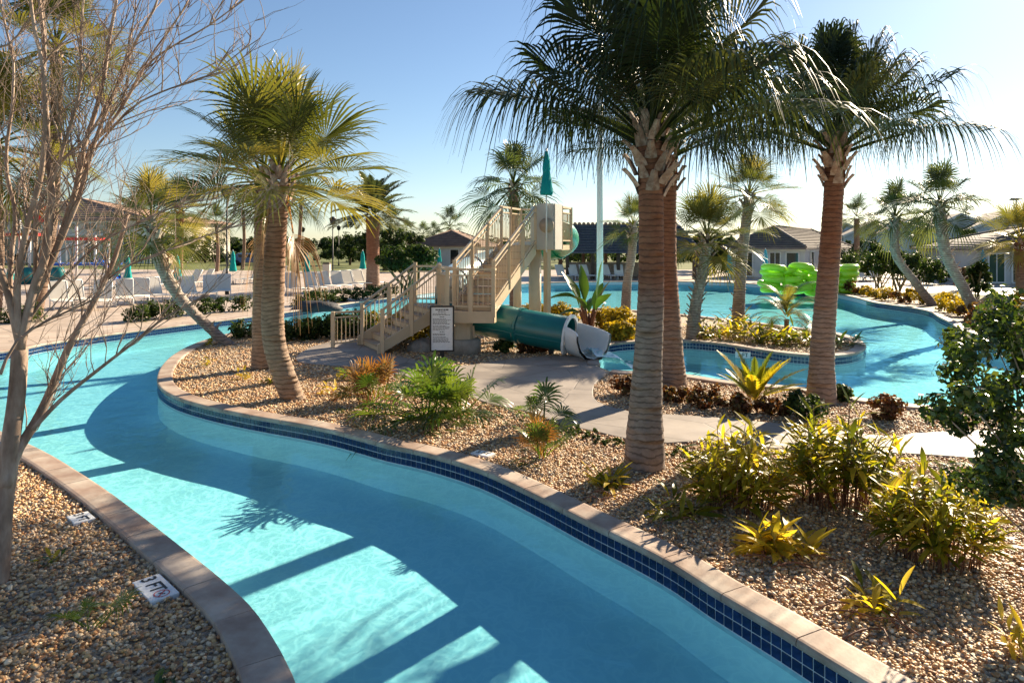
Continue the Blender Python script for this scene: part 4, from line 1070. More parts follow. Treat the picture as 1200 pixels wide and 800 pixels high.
# ================================================================ PLANTS IN THE BEDS
def leaf_mesh(name, mat, L_=1.0, W=.19, droop=.35, fold=.25, segs=6, wave=0.0, seed=0, peak=.42):
    rs = random.Random(seed); V = []; Fc = []
    for i in range(segs + 1):
        s = i / segs
        w = W / 2 * (math.sin(math.pi * min(1, s / (2 * peak))) if s < peak else math.cos((s - peak) / (1 - peak) * math.pi / 2) ** .8) if 0 < s < 1 else (.012 if s == 0 else .001)
        x = L_ * s * (1 - .18 * droop * s); z = L_ * (.10 * s - droop * s * s * .62) + wave * math.sin(s * 9 + seed)
        for y in (-1, 0, 1): V.append((x, y * w, z + abs(y) * w * fold * (1 + .3 * math.sin(s * 7 + y))))
    for i in range(segs):
        for k in (0, 1): a = i * 3 + k; Fc.append((a, a + 3, a + 4, a + 1))
    return npmesh(name, V, Fc, mat)
LEAF = {}
def leaves(mat, **k):
    key = (mat, tuple(sorted(k.items())))
    if key not in LEAF: LEAF[key] = [leaf_mesh('leaf', M[mat], droop=d, seed=i, **k) for i, d in enumerate((.12, .35, .6, .95))]
    return LEAF[key]
STEM = {}
def stems(mat, r=.008):
    key = (mat, r)
    if key not in STEM:
        out = []
        for b in (.05, .22, .42, .65):
            pts = [Vector((b * s * s * .9, .02 * math.sin(s * 3), s * (1 - .22 * b * s))) for s in (0, .25, .5, .75, 1)]
            mb = MB(); mb.tube(pts, [r * 1.3, r * 1.1, r, r * .8, r * .5], 6); out.append((pts, mb.mesh('stem', M[mat])))
        STEM[key] = out
    return STEM[key]
def clump(name, label, base, n, h, leafl, lmats, seed, perstem=7, cat='plant', group=None, smat='stem', W=.19, bare=.35, spread=.16, maxlean=3, zlift=0.0, srad=.008, dome=0.0):
    """many leafy canes from one root: each leaf its own piece, those past 300 joined"""
    rs = random.Random(seed); root = empty(name, base, 0, label, cat, group); sts = stems(smat, srad); cnt = 0; extra = {}
    for i in range(n):
        az = rs.uniform(0, 6.283); k = min(3, int(rs.random() ** .8 * (maxlean + 1))); pts, me = sts[k]
        r0 = spread * math.sqrt(rs.random()); hh = h * rs.uniform(.7, 1.05) * (1 - .10 * k) * (1 - dome * (r0 / spread) ** 2)
        o = Vector((math.cos(az) * r0, math.sin(az) * r0, -.02)); inst('stem', me, root, o, (0, 0, az), hh)
        rot = Matrix.Rotation(az, 3, 'Z')
        for j in range(perstem):
            s = bare + (1 - bare) * (j + rs.random() * .6) / perstem; s = min(s, .99); f = s * 4; q = min(int(f), 3)
            p = o + rot @ (pts[q].lerp(pts[q + 1], f - q) * hh)
            la = az + (j % 2) * math.pi + rs.uniform(-.9, .9); el = rs.uniform(-.1, .8) if s < .88 else rs.uniform(.4, 1.2)
            mt = lmats[0] if rs.random() < .62 or len(lmats) == 1 else lmats[1]
            if 'ginger_y' in lmats and s > .72 and rs.random() < .42: mt = 'ginger_y'
            lm = rs.choices(leaves(mt, W=W), [3, 4, 4, 2])[0]; ro = (rs.uniform(-.5, .5), -el, la); sc = leafl * rs.uniform(.7, 1.12)
            if cnt < 300: inst('leaf', lm, root, p, ro, sc)
            else: extra.setdefault(mt, []).append((lm, Matrix.Translation(p) @ Euler(ro).to_matrix().to_4x4() @ Matrix.Scale(sc, 4)))
            cnt += 1
    for mt, lst in extra.items():
        mb = MB()
        for lm, mx in lst: mb.add([mx @ v.co for v in lm.vertices], [tuple(q.vertices) for q in lm.polygons], True)
        o = mb.build('more_leaves', M[mt], root); o['kind'] = 'stuff'
    return root
def rosette(name, label, base, kind, n, sc, emin, emax, seed, cat='plant', group=None, lift=.03):
    root = empty(name, base, 0, label, cat, group); rs = random.Random(seed); fs = frondset(kind)
    for i in range(n):
        e = emax - (emax - emin) * (i + .5) / n + rs.uniform(-7, 7); az = i * 2.39996 + rs.uniform(-.3, .3)
        best = min(abs(f[0] - e) for f in fs); me = rs.choice([f[1] for f in fs if abs(f[0] - e) < best + .5])
        inst('leaf', me, root, (math.cos(az) * .03, math.sin(az) * .03, lift), (0, 0, az), sc * rs.uniform(.75, 1.15))
    return root
def leafcloud(centers, n, size, rs_, flat=.3, up=.5, col=(0, 1), six=False):
    """n small leaves spread round the clump centres [(x,y,z,radius)]"""
    C = np.array(centers); k = rs_.integers(0, len(C), n); d = rs_.normal(size=(n, 3)); d /= np.linalg.norm(d, axis=1)[:, None]
    r = C[k, 3] * (rs_.random(n) ** .38); P = C[k, :3] + d * r[:, None] * np.array([1, 1, .85])
    nr = d + rs_.normal(0, .55, (n, 3)) + np.array([0, 0, up]); nr /= np.linalg.norm(nr, axis=1)[:, None]
    t = rs_.normal(size=(n, 3)); t -= nr * (t * nr).sum(1)[:, None]; t /= np.linalg.norm(t, axis=1)[:, None]; b = np.cross(nr, t)
    s = size * rs_.uniform(.6, 1.25, n)[:, None]
    V = np.stack([P - t * s, P - b * s * flat * 1.3 + nr * s * .08, P + t * s - nr * s * .15, P + b * s * flat * 1.3 + nr * s * .08], 1).reshape(-1, 3)
    Fc = np.arange(n * 4).reshape(-1, 4)
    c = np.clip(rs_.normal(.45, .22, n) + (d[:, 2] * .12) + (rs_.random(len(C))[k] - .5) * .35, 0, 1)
    return V, Fc, np.repeat(c, 4)[:, None] * np.ones(3)
def shrub(name, label, base, rx, ry, h, n, size, mat, seed, cat='shrub', group=None, nc=14, stemh=0.0, stemn=5, smat='stemg', flat=.5, up=.5, top=1.0, lump=.42):
    g = np.random.default_rng(seed); rs = random.Random(seed); root = empty(name, base, 0, label, cat, group)
    cs = []
    for i in range(nc):
        a = rs.uniform(0, 6.283); u = rs.random() ** .5 * .72; zz = rs.uniform(.16, .86)
        sh = math.sqrt(max(.1, 1 - (zz - .5) ** 2 * 2.4))
        cs.append((math.cos(a) * rx * u * sh, math.sin(a) * ry * u * sh, stemh + (h - stemh) * zz, lump * min(rx, (h - stemh) * .8) * rs.uniform(.7, 1.2)))
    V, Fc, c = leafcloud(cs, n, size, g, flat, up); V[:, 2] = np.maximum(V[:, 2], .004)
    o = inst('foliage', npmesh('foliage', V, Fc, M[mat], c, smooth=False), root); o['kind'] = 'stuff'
    for i in range(stemn):
        c_ = rs.choice(cs); p0 = Vector((rs.uniform(-.15, .15) * rx, rs.uniform(-.15, .15) * ry, -.02)); p1 = Vector(c_[:3])
        mid = p0.lerp(p1, .5) + Vector((rs.uniform(-.1, .1) * rx, rs.uniform(-.1, .1) * ry, .05 * h))
        r = max(.006, .018 * h); mb = MB(); mb.tube(crom([p0, mid, p1], h / 5), r, 6); mb.build('stem', M[smat], root)
    return root
GB = 'variegated ginger clumps in the island gravel'
# three big clumps and the smaller ones round them
clump('shell_ginger', 'big dark green and yellow leafy clump next to the two-tone palm trunk', G(866, 592), 92, .90, .24, ('ginger', 'ginger_y'), 101, 10, group=GB, spread=.32, W=.18, bare=.25, dome=.35)
clump('shell_ginger', 'tall bright yellow-green leafy clump between the other two big clumps, reddish canes below', G(985, 592), 92, 1.02, .25, ('ginger', 'ginger_y'), 102, 10, group=GB, bare=.42, spread=.36, W=.18, dome=.3)
clump('shell_ginger', 'drooping yellow-green leafy clump on bare canes under the glossy dark bush', G(1096, 655), 90, .80, .22, ('ginger', 'ginger_y'), 103, 10, group=GB, bare=.46, spread=.31, W=.18, dome=.3)
clump('shell_ginger', 'low bright yellow leafy tuft sprawling in front of the big clumps', G(918, 652), 15, .24, .30, ('ginger_y',), 104, 6, group=GB, bare=.1, spread=.16, W=.24)
clump('shell_ginger', 'sparse small tuft with dead brown stalks lying beside the river coping', G(1030, 718), 7, .22, .24, ('ginger_y', 'ginger'), 105, 5, group=GB, bare=.2, spread=.10)
clump('shell_ginger', 'low spiky tuft at the foot of the two-tone palm', G(712, 572), 11, .20, .26, ('ginger', 'ginger_y'), 106, 5, group=GB, bare=.1, spread=.13)
clump('shell_ginger', 'flat dull green tuft on shaded gravel between coping and big leafy clump', G(795, 604), 9, .18, .27, ('ginger',), 107, 5, group=GB, bare=.1, spread=.18)
clump('shell_ginger', 'cut-off yellow leaf tuft at the edge of the gravel near the coping corner', G(1196, 770), 6, .24, .16, ('ginger_y',), 108, 5, group=GB, bare=.2, spread=.08)
for i, (x, y, n) in enumerate([(1030, 728, 9), (918, 662, 8), (700, 585, 5), (790, 612, 5)]):
    rs = random.Random(300 + i); b = G(x, y)
    for k in range(n):
        mb = MB(); a = rs.uniform(0, 6.28); L_ = rs.uniform(.16, .36); p = Vector((0, 0, 0)); q = Vector((math.cos(a) * L_ * .5, math.sin(a) * L_ * .5, rs.uniform(.02, .06))); e_ = Vector((math.cos(a) * L_, math.sin(a) * L_, 0))
        mb.tube(crom([p, q, e_], .06), [.006] * len(crom([p, q, e_], .06)), 5)
        o = mb.build('dead_stalk', M['stem'], None, b + Vector((rs.uniform(-.16, .16), rs.uniform(-.16, .16), .03)))
        tag(o, 'dry brown fallen stalk lying on the gravel by the yellow tufts', 'stalk', 'fallen dry stalks')
# fan-leaved plants between the path and the wall
def fanplant(label, base, kinds, n, sc, seed, group=None):
    root = empty('fan_leaf_plant', base, 0, label, 'plant', group); rs = random.Random(seed)
    for i in range(n):
        kd = rs.choice(kinds); fs = frondset(kd); e, me = rs.choice(fs); az = rs.uniform(0, 6.28); r = rs.uniform(0, .22) * sc * 4
        inst('leaf', me, root, (math.cos(az) * r * .5, math.sin(az) * r * .5, rs.uniform(0, .10)), (0, 0, az + rs.uniform(-.5, .5)), sc * rs.uniform(.8, 1.25))
    return root
FG = 'fan-leaved plants beside the path'
fanplant('wide green fan-leaved plant beside the path edge', G(500, 494), ['fan'], 34, .50, 201, FG)
fanplant('green fan-leaved plant with a yellowed side next to the wide fan plant', G(538, 490), ['fan'], 26, .48, 202, FG)
fanplant('orange-red spiky fan plant in front of the stair foot', G(440, 468), ['fanred', 'fanred', 'fan'], 26, .40, 203, FG)
fanplant('green fans growing on the near side of the orange-red spiky plant', G(432, 478), ['fan', 'fan', 'fanred'], 14, .38, 204, FG)
fanplant('upright green fan plant beside the path bend', G(634, 506), ['fan'], 12, .36, 205, FG)
fanplant('yellow and orange grassy tuft below the upright fan plant', G(634, 538), ['fanred', 'fan'], 22, .27, 206, FG)
fanplant('single thin fan plant near the path bend', G(604, 492), ['fan'], 4, .27, 207, FG)
for i, (x, y, lb) in enumerate([(398, 446, 'small yellow sprig next to the orange-red plant'), (386, 462, 'faint pale sprig on the gravel near the curved palm foot'), (243, 428, 'small yellow sprig on the rounded gravel tip'), (246, 405, 'yellow sprig growing under the leaning palm'), (283, 445, 'tiny sprig before the straight tan palm'), (318, 432, 'yellow sprig touching the straight tan palm base'), (316, 450, 'tiny pale sprig between the two tan palms')]):
    clump('ground_sprig', lb, G(x, y), 5, .24, .16, ('ginger_y',), 400 + i, 4, group='sprigs on the island tip', bare=.2, spread=.08, W=.3, smat='stemg', srad=.005)
# near left bed
fanplant('ragged green fern-like plant on the gravel near the depth plates', G(103, 742), ['fan'], 9, .17, 208, 'weeds in the near gravel bed')
clump('ground_sprig', 'small shaded seedling with yellow leaf on the near gravel', G(58, 662), 6, .14, .10, ('fan_green', 'ginger_y'), 410, 4, group='weeds in the near gravel bed', bare=.1, spread=.10, W=.3, smat='stemg', srad=.004)
clump('ground_sprig', 'seedling by the lower depth plate at the near coping', G(186, 800), 5, .10, .09, ('fan_green',), 411, 4, group='weeds in the near gravel bed', bare=.1, spread=.06, W=.3, smat='stemg', srad=.004)
# round the splash pool
rosette('cycad', 'upright light green cycad by the splash pool edge', G(884, 470), 'cycad', 22, .86, 24, 86, 501)
SG = 'low bronze shrubs along the splash pool'
for i, (x, y, rx, h, mt, lb) in enumerate([(738, 462, .34, .36, 'shrub_r', 'low bronze shrub behind the two-tone palm on the path edge'), (822, 476, .36, .34, 'shrub_r', 'low bronze shrub at the red-brown palm foot'), (858, 484, .40, .26, 'shrub_r', 'spreading dark shrub before the cycad'), (940, 492, .34, .42, 'shrub', 'dark rounded shrub at the foot of the single tall palm'),
                                      (985, 470, .20, .28, 'shrub', 'small shrub between the tall palm and the pool coping'), (1036, 492, .28, .36, 'shrub_r', 'bronze shrub on the point of the pool coping'), (905, 486, .3, .24, 'shrub_r', 'flat bronze shrub between the cycad and the tall palm'), (790, 470, .3, .22, 'shrub_r', 'thin bronze shrub against the red-brown palm trunk')]):
    shrub('low_shrub', lb, G(x, y), rx, rx, h, 900, .034, mt, 510 + i, group=SG, nc=16)
for i, (x, y, rx) in enumerate([(683, 512, .22), (712, 522, .22), (790, 534, .2), (668, 508, .2)]):
    shrub('ground_cover', ['mossy low ground cover on the path edge by the fan plants', 'mossy low ground cover left of the two-tone palm trunk', 'mossy low ground cover between trunk and big dark clump', 'mossy low ground cover near the path bend'][i], G(x, y), rx * 1.6, rx, .10, 500, .016, 'shrub', 530 + i, group='ground cover by the path', nc=12, stemn=0)
# glossy bush at the right edge
hb = Vector((3.78, 4.6, 0))
def bigbush():
    g = np.random.default_rng(77); rs = random.Random(77); root = empty('glossy_bush', hb, 0, 'large bush of glossy dark oval leaves overhanging the path, sparse twigs to one side', 'bush')
    cs = []
    for (y0, y1, x0, x1, n) in [(352, 392, 1158, 1290, 9), (392, 432, 1118, 1300, 13), (432, 480, 1096, 1310, 17), (480, 530, 1100, 1310, 17), (530, 575, 1122, 1310, 14), (575, 615, 1150, 1310, 9)]:
        for i in range(n):
            p = At(x0 + (x1 - x0) * rs.random() ** 1.15, rs.uniform(y0, y1), hb.y + rs.uniform(-.38, .38)); p.x *= 1; p = p - hb
            cs.append((p.x, p.y, p.z, rs.uniform(.09, .19)))
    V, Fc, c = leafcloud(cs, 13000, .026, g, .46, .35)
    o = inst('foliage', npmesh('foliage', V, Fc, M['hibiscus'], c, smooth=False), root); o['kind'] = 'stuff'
    for i, c_ in enumerate(cs):
        if i % 2: continue
        p1 = Vector(c_[:3]); p0 = Vector((rs.uniform(-.08, .12), rs.uniform(-.08, .08), -.02)); md = Vector((p1.x * .35, p1.y * .35, p1.z * .55))
        mb = MB(); pts = crom([p0, md, p1], .12); mb.tube(pts, [.012 * (1 - .75 * k / len(pts)) for k in range(len(pts))], 6); mb.build('stem', M['barkm'], root)
bigbush()
# banana-like plant and yellow shrubs behind the slide mouth
def birdplant(label, base, seed, sc=1.0):
    root = empty('banana_plant', base, 0, label, 'plant'); rs = random.Random(seed)
    lm = [leaf_mesh('leaf', M['bird'], W=.30, droop=d, fold=.35, segs=8, seed=i, peak=.45) for i, d in enumerate((.05, .25, .6, 1.0))]
    for k, (az, el, L_, d, ps) in enumerate([(2.6, 1.05, 1.25, 1, .7), (3.4, .6, 1.1, 3, .8), (2.0, 1.3, 1.2, 0, .75), (.3, 1.35, 1.25, 0, .8), (.9, 1.0, 1.0, 1, .6), (4.2, .8, 1.0, 2, .6), (5.4, .9, 1.0, 2, .6), (3.0, 1.2, 1.0, 1, .6), (1.4, .8, .9, 2, .5), (5.9, 1.15, .9, 1, .7), (2.9, .35, .8, 3, .5)]):
        p1 = Vector((math.cos(az) * .22, math.sin(az) * .22, ps)) * sc; pts = [Vector((math.cos(az) * .05, math.sin(az) * .05, -.03)), p1 * .55, p1]
        mb = MB(); mb.tube(crom(pts, .1), [.06 - .035 * i / len(crom(pts, .1)) for i in range(len(crom(pts, .1)))], 8); mb.build('stalk', M['stem'], root)
        inst('leaf', lm[d], root, p1, (rs.uniform(-.4, .4), -el, az), L_ * sc * .85)
birdplant('dark banana-like plant with big paddle leaves behind the slide mouth', G(690, 391), 7, 1.12)
YG = 'yellow shrubs on the planter'
for i, (x, y, rx, h) in enumerate([(655, 384, .8, .75), (712, 386, .7, .65), (735, 393, .75, .85), (725, 400, .5, .5), (625, 378, .6, .6)]):
    shrub('yellow_shrub', ['bright yellow shrub close behind the teal exit tube', 'yellow shrub beside the banana plant stalks', 'yellow shrub behind the two-tone trunk at the planter', 'low yellow-green shrub at the splash pool coping', 'yellow shrub under the tower platform'][i], G(x, y), rx, rx * .7, h, 1500, .06, 'shrub_y', 600 + i, group=YG, nc=22)
PG = 'green strap-leaved plants in the planter'
for i, (x, y, h, mt) in enumerate([(826, 396, .62, ('ginger',)), (850, 398, .70, ('ginger', 'ginger_y')), (880, 401, .5, ('ginger',)), (905, 404, .45, ('ginger',)), (930, 404, .55, ('ginger', 'fan_green')), (948, 404, .5, ('ginger',)), (985, 405, .35, ('fan_green',)), (868, 392, .85, ('ginger_y', 'ginger'))]):
    clump('strap_leaf_plant', ['leafy green plant at the foot of the boot-covered palm', 'bright leafy plant between the two planter palms', 'low green tuft in the planter gravel middle', 'low tuft before the small feathery palm', 'dense tuft on the far side of the small feathery palm', 'tuft hidden beside the tall palm trunk in the planter', 'dark tuft at the rounded planter tip', 'tall pale strap-leaved plant near the smooth grey palm'][i], G(x, y), 16, h, .42, mt, 620 + i, 5, group=PG, bare=.05, spread=.35, W=.16, smat='stemg')
HG = 'dark hedge shrubs behind the island tip'
for i, (x, y, rx, h) in enumerate([(345, 399, .8, .55), (368, 397, .8, .6), (392, 396, .8, .62), (415, 394, .8, .68), (288, 396, .5, .5), (432, 392, .7, .65)]):
    shrub('hedge_shrub', ['dark hedge shrub behind the curved tan palm', 'dark hedge shrub second from the curved palm', 'dark hedge shrub in the middle of the island hedge', 'dark hedge shrub towards the stair foot', 'dark shrub at the foot of the leaning palm', 'hedge shrub with yellow tips right by the stair rail'][i], G(x, y), rx, .6, h, 1300, .05, 'shrub' if i < 5 else 'shrub_y', 640 + i, group=HG, nc=20)
for i, (x, y, mt) in enumerate([(470, 402, 'shrub_y'), (488, 398, 'shrub_y'), (590, 412, 'shrub'), (620, 414, 'shrub_r'), (640, 412, 'shrub_r')]):
    shrub('low_shrub', ['yellow bush seen through the lower stair rail', 'yellow bush beside the lower stair flight', 'low dark plant under the exit tube', 'low bronze plant under the exit tube middle', 'low bronze plant at the exit tube mouth'][i], G(x, y), .6 if i < 2 else .35, .4, .8 if i < 2 else .28, 900, .05 if i < 2 else .035, mt, 660 + i, group='bushes round the tower foot', nc=14)
# boulders
def boulder(label, base, sx, sy, sz, mat, seed, group=None):
    g = random.Random(seed); mb = MB(); V = []; Fc = []; nu, nv = 14, 9
    for j in range(nv + 1):
        th = math.pi * j / nv
        for i in range(nu):
            ph = 2 * math.pi * i / nu; d = Vector((math.sin(th) * math.cos(ph), math.sin(th) * math.sin(ph), math.cos(th)))
            k = 1 + .28 * mnoise.noise(d * 1.6 + Vector((seed, 0, 0))) + .12 * mnoise.noise(d * 4 + Vector((0, seed, 0)))
            V.append((d.x * sx * k, d.y * sy * k, max(-.1 * sz, d.z * sz * k)))
    for j in range(nv):
        for i in range(nu): Fc.append((j * nu + i, (j + 1) * nu + i, (j + 1) * nu + (i + 1) % nu, j * nu + (i + 1) % nu))
    o = inst('boulder', npmesh('boulder', V, Fc, M[mat], smooth=False), None, base); return tag(o, label, 'rock', group)
BG = 'boulders in the beds'
boulder('pale boulder lying under the lower stair flight', G(495, 411), .42, .32, .28, 'rock', 1, BG)
boulder('black rock on the far coping across the river', G(371, 363), .95, .5, .38, 'rock_dark', 2, BG)
boulder('orange-brown boulder among the yellow plants on the right bank', G(1164, 364), .75, .55, .62, 'rock_tan', 3, BG)

# ================================================================ BARE TREE AT THE LEFT
tb_ = G(-4, 684); myr = empty('crepe_myrtle', tb_, 0, 'leafless multi-stemmed tree with mottled bark reaching over the river from the near gravel', 'tree')
rsM = random.Random(5)
def limb(pts, r0, r1, name='branch', parent=myr, n=8):
    d = crom([Vector(p) for p in pts], .10); k = len(d)
    d = [p + Vector((mnoise.noise(p * 3.1), mnoise.noise(p * 3.1 + Vector((9, 0, 0))), mnoise.noise(p * 3.1 + Vector((0, 9, 0))))) * .018 for p in d]
    mb = MB(); mb.tube(d, [r0 + (r1 - r0) * (i / (k - 1)) ** .8 for i in range(k)], n); mb.build(name, M['barkm'], parent); return d
def ML(lst, d0, d1):
    """pixels with depth running from d0 to d1 along the limb"""
    n = len(lst); return [At(x, y, d0 + (d1 - d0) * i / (n - 1)) - tb_ for i, (x, y) in enumerate(lst)]
D0 = tb_.y
main = limb(ML([(-4, 690), (3, 610), (10, 530), (18, 470), (24, 406)], D0, D0 + .1), .074, .054, 'trunk', n=12)
l2 = limb(ML([(6, 570), (20, 525), (40, 495), (79, 411), (101, 370), (130, 315), (150, 250)], D0, D0 + .5), .042, .014)
l3 = limb(ML([(38, 502), (70, 468), (110, 438), (150, 406), (200, 370), (245, 345)], D0 + .1, D0 + .2), .020, .006)
LB = [main, l2, l3]
for pts, a, b, r0, r1 in [
        ([(24, 408), (38, 345), (52, 300), (60, 240), (55, 160), (50, 60), (44, -30)], 0, .1, .046, .014),
        ([(24, 408), (20, 340), (28, 280), (48, 200), (54, 110), (40, 30), (30, -40)], 0, -.3, .034, .012),
        ([(34, 360), (62, 300), (80, 250), (100, 170), (122, 90), (135, 10), (142, -40)], .05, .3, .036, .011),
        ([(58, 310), (85, 250), (110, 170), (128, 120), (150, 70), (178, 10), (195, -40)], .1, .3, .026, .008),
        ([(80, 255), (105, 175), (130, 145), (175, 70), (220, 0)], .2, .5, .02, .006),
        ([(104, 175), (140, 130), (180, 70), (245, 30), (300, -10)], .25, .6, .016, .005),
        ([(95, 195), (150, 130), (190, 108), (240, 90), (305, 45)], .25, .1, .014, .004),
        ([(24, 400), (5, 330), (-20, 260), (-30, 160), (-20, 60)], 0, -.3, .036, .012),
        ([(22, 395), (12, 340), (18, 260), (8, 190), (16, 90), (2, 0)], 0, .3, .026, .009),
        ([(42, 330), (44, 250), (70, 190), (92, 110), (96, 20), (104, -40)], .1, -.2, .024, .008),
        ([(30, 380), (60, 340), (110, 290), (160, 262), (215, 240), (260, 232)], .05, .4, .018, .005),
        ([(101, 370), (125, 330), (165, 305), (210, 288), (280, 262)], .35, .6, .014, .004),
        ([(0, 440), (20, 400), (60, 375), (110, 350), (140, 318)], -.3, 0, .014, .005),
        ([(-20, 60), (10, 55), (30, 30), (55, 0)], -.3, 0, .012, .006),
        ([(70, 190), (110, 150), (150, 60), (160, -20)], 0, .3, .014, .005)]:
    LB.append(limb(ML(pts, D0 + a, D0 + b), r0 * .8, r1 * .8))
def twig(p, d, L_, r, depth, mb):
    pts = [p]; q = p.copy(); dd = d.copy(); k = 5
    for i in range(k):
        dd = (dd + Vector((rsM.uniform(-.28, .28), rsM.uniform(-.28, .28), rsM.uniform(-.15, .26)))).normalized(); q = q + dd * (L_ / k); pts.append(q.copy())
    mb.tube(pts, [r * (1 - .72 * i / k) for i in range(k + 1)], 4 if r < .005 else 5, False)
    if depth > 0:
        for i in range(rsM.choice((2, 3))):
            j = rsM.randint(1, k); s = rsM.choice((-1, 1))
            nd_ = (dd + Vector((rsM.uniform(-.9, .9), rsM.uniform(-.7, .7), rsM.uniform(-.2, .8)))).normalized()
            twig(pts[j], nd_, L_ * rsM.uniform(.45, .75), r * .62, depth - 1, mb)
mbt = MB()
for li, d in enumerate(LB):
    if li == 0: continue
    k = len(d); nt_ = int(k * .9)
    for i in range(nt_):
        j = rsM.randint(int(k * .12), k - 2); t = (d[j + 1] - d[j - 1]).normalized()
        nd_ = (t * .9 + Vector((rsM.uniform(-.8, .9), rsM.uniform(-.7, .7), rsM.uniform(-.3, .7)))).normalized()
        twig(d[j], nd_, rsM.uniform(.3, 1.0) * (.5 + .6 * (1 - j / k)), rsM.uniform(.0035, .007), 2 if rsM.random() < .6 else 1, mbt)
o = mbt.build('twigs', M['barkm'], myr); o['kind'] = 'stuff'
# ================================================================ FURNITURE ON THE DECK
def make_chaise():
    r = empty('sun_lounger', (0, 0, 0), 0, 'x', 'lounger', 'x')
    mb = MB()
    for y in (-.31, .31): mb.tube([(-.62, y, .34), (.62, y, .34)], .022, 8)
    for x in (-.62, .62): mb.tube([(x, -.31, .34), (x, .31, .34)], .022, 8)
    for x in (-.2, .2): mb.tube([(x, -.31, .335), (x, .31, .335)], .016, 8)
    mb.build('frame', M['white'], r)
    for x in (-.5, .5):
        for y in (-.31, .31): mb = MB(); mb.tube([(x, y, .34), (x + (.06 if x > 0 else -.06), y, 0)], .02, 8); mb.build('leg', M['white'], r)
    mb = MB(); mb.box((0, 0, .352), (1.22, .58, .02)); mb.build('seat_sling', M['mesh_cloth'], r)
    a = R(58); mb = MB(); c = Vector((-.62, 0, .36)); t = Vector((-math.cos(a), 0, math.sin(a)))
    mb.bar(c, c + t * .78, .58, .025, up=(0, 1, 0)) if False else mb.add([c + Vector((0, y, 0)) + t * s + Vector((math.sin(a), 0, math.cos(a))) * o_ for s in (0, .4, .80) for y in (-.29, .29) for o_ in (-.012, .012)],
        [(0, 1, 3, 2), (8, 10, 11, 9), (0, 2, 6, 4), (4, 6, 10, 8), (1, 5, 7, 3), (5, 9, 11, 7), (0, 4, 5, 1), (4, 8, 9, 5), (2, 3, 7, 6), (6, 7, 11, 10)])
    mb.build('backrest', M['mesh_cloth'], r)
    mb = MB()
    for y in (-.31, .31): mb.tube([c + Vector((0, y, 0)), c + t * .82 + Vector((0, y, 0))], .02, 8)
    mb.tube([c + t * .82 + Vector((0, -.31, 0)), c + t * .82 + Vector((0, .31, 0))], .02, 8); mb.build('back_frame', M['white'], r)
    return r
proto = make_chaise(); used = [False]
def chaise(label, p, rz, group):
    o = proto if not used[0] else copy_tree(proto); used[0] = True
    o.location = p; o.rotation_euler = (0, 0, rz); tag(o, label, 'lounger', group); return o
for x, y in [(347, 345), (370, 343.5), (387, 342), (401, 341), (414, 339.5), (427, 338), (438, 337)]:
    chaise('white sun lounger in the row between the tan palms and the round green bush', G(x, y, .0), R(-52) + random.uniform(-.06, .06), 'lounger row before the date palm')
for i, (x, y) in enumerate([(72, 362), (92, 360), (118, 362), (146, 358), (165, 356), (186, 354), (228, 352), (246, 350), (262, 348)]):
    chaise('white sun lounger in the front row near the clubhouse, facing the river', G(x, y), R(-58) + random.uniform(-.25, .25), 'front row of loungers by the clubhouse')
for i, (x, y) in enumerate([(100, 345), (125, 343), (178, 340), (215, 338), (228, 337), (245, 336), (288, 333), (298, 332), (312, 331), (322, 330.5)]):
    chaise('white sun lounger in the row set further back on the deck', G(x, y), R(-120) + random.uniform(-.3, .3), 'back row of loungers on the deck')
for i, (x, y) in enumerate([(662, 328), (676, 328), (690, 328), (716, 328), (727, 328), (712, 325), (1008, 330), (1020, 330), (1036, 331)]):
    chaise('white sun lounger on the far deck before the dark shingled pavilion' if i < 6 else 'white sun lounger on the lawn side of the right bank hedge', G(x, y), R(-75) + random.uniform(-.3, .3), 'loungers across the pool' if i < 6 else 'loungers by the hedge')
UG = 'closed umbrellas on the deck'
for (x, yt, yb, L_, mt, lb) in [(360, 297, 324, 1.3, 'teal', 'closed teal umbrella behind the lounger row near the curved palm'), (425, 294, 318, 1.3, 'teal', 'closed teal umbrella beside the date palm trunk'), (273, 294, 318, 1.3, 'teal', 'closed teal umbrella on the deck before the parked car'),
                                (208, 300, 328, 1.3, 'teal', 'closed teal umbrella against the red-trunked deck palm'), (150, 301, 332, 1.35, 'teal', 'closed teal umbrella before the clubhouse corner'), (136, 296, 323, 1.35, 'teal', 'closed teal umbrella right behind another near the clubhouse'), (515, 291, 307, 1.3, 'teal', 'closed teal umbrella before the brown-roofed pavilion'),
                                (855, 292, 319, 1.5, 'aqua', 'closed light blue umbrella at the end of the hip-roofed pool house'), (897, 292, 318, 1.5, 'aqua', 'closed light blue umbrella in front of the pool house windows'), (1152, 293, 318, 1.35, 'aqua', 'closed light blue umbrella beside the dark green door'), (12, 300, 328, 1.35, 'teal', 'closed teal umbrella half hidden by the bare tree stems'), (50, 302, 330, 1.35, 'teal', 'closed teal umbrella behind the bare tree by the play frame')]:
    d = L_ * F / (yb - yt); b = At(x, 300, d); b.z = 0
    umbrella(lb, b, H - (yb - HZ) / F * d, H - (yt - HZ) / F * d, M[mt + '_cloth'], UG, .20)
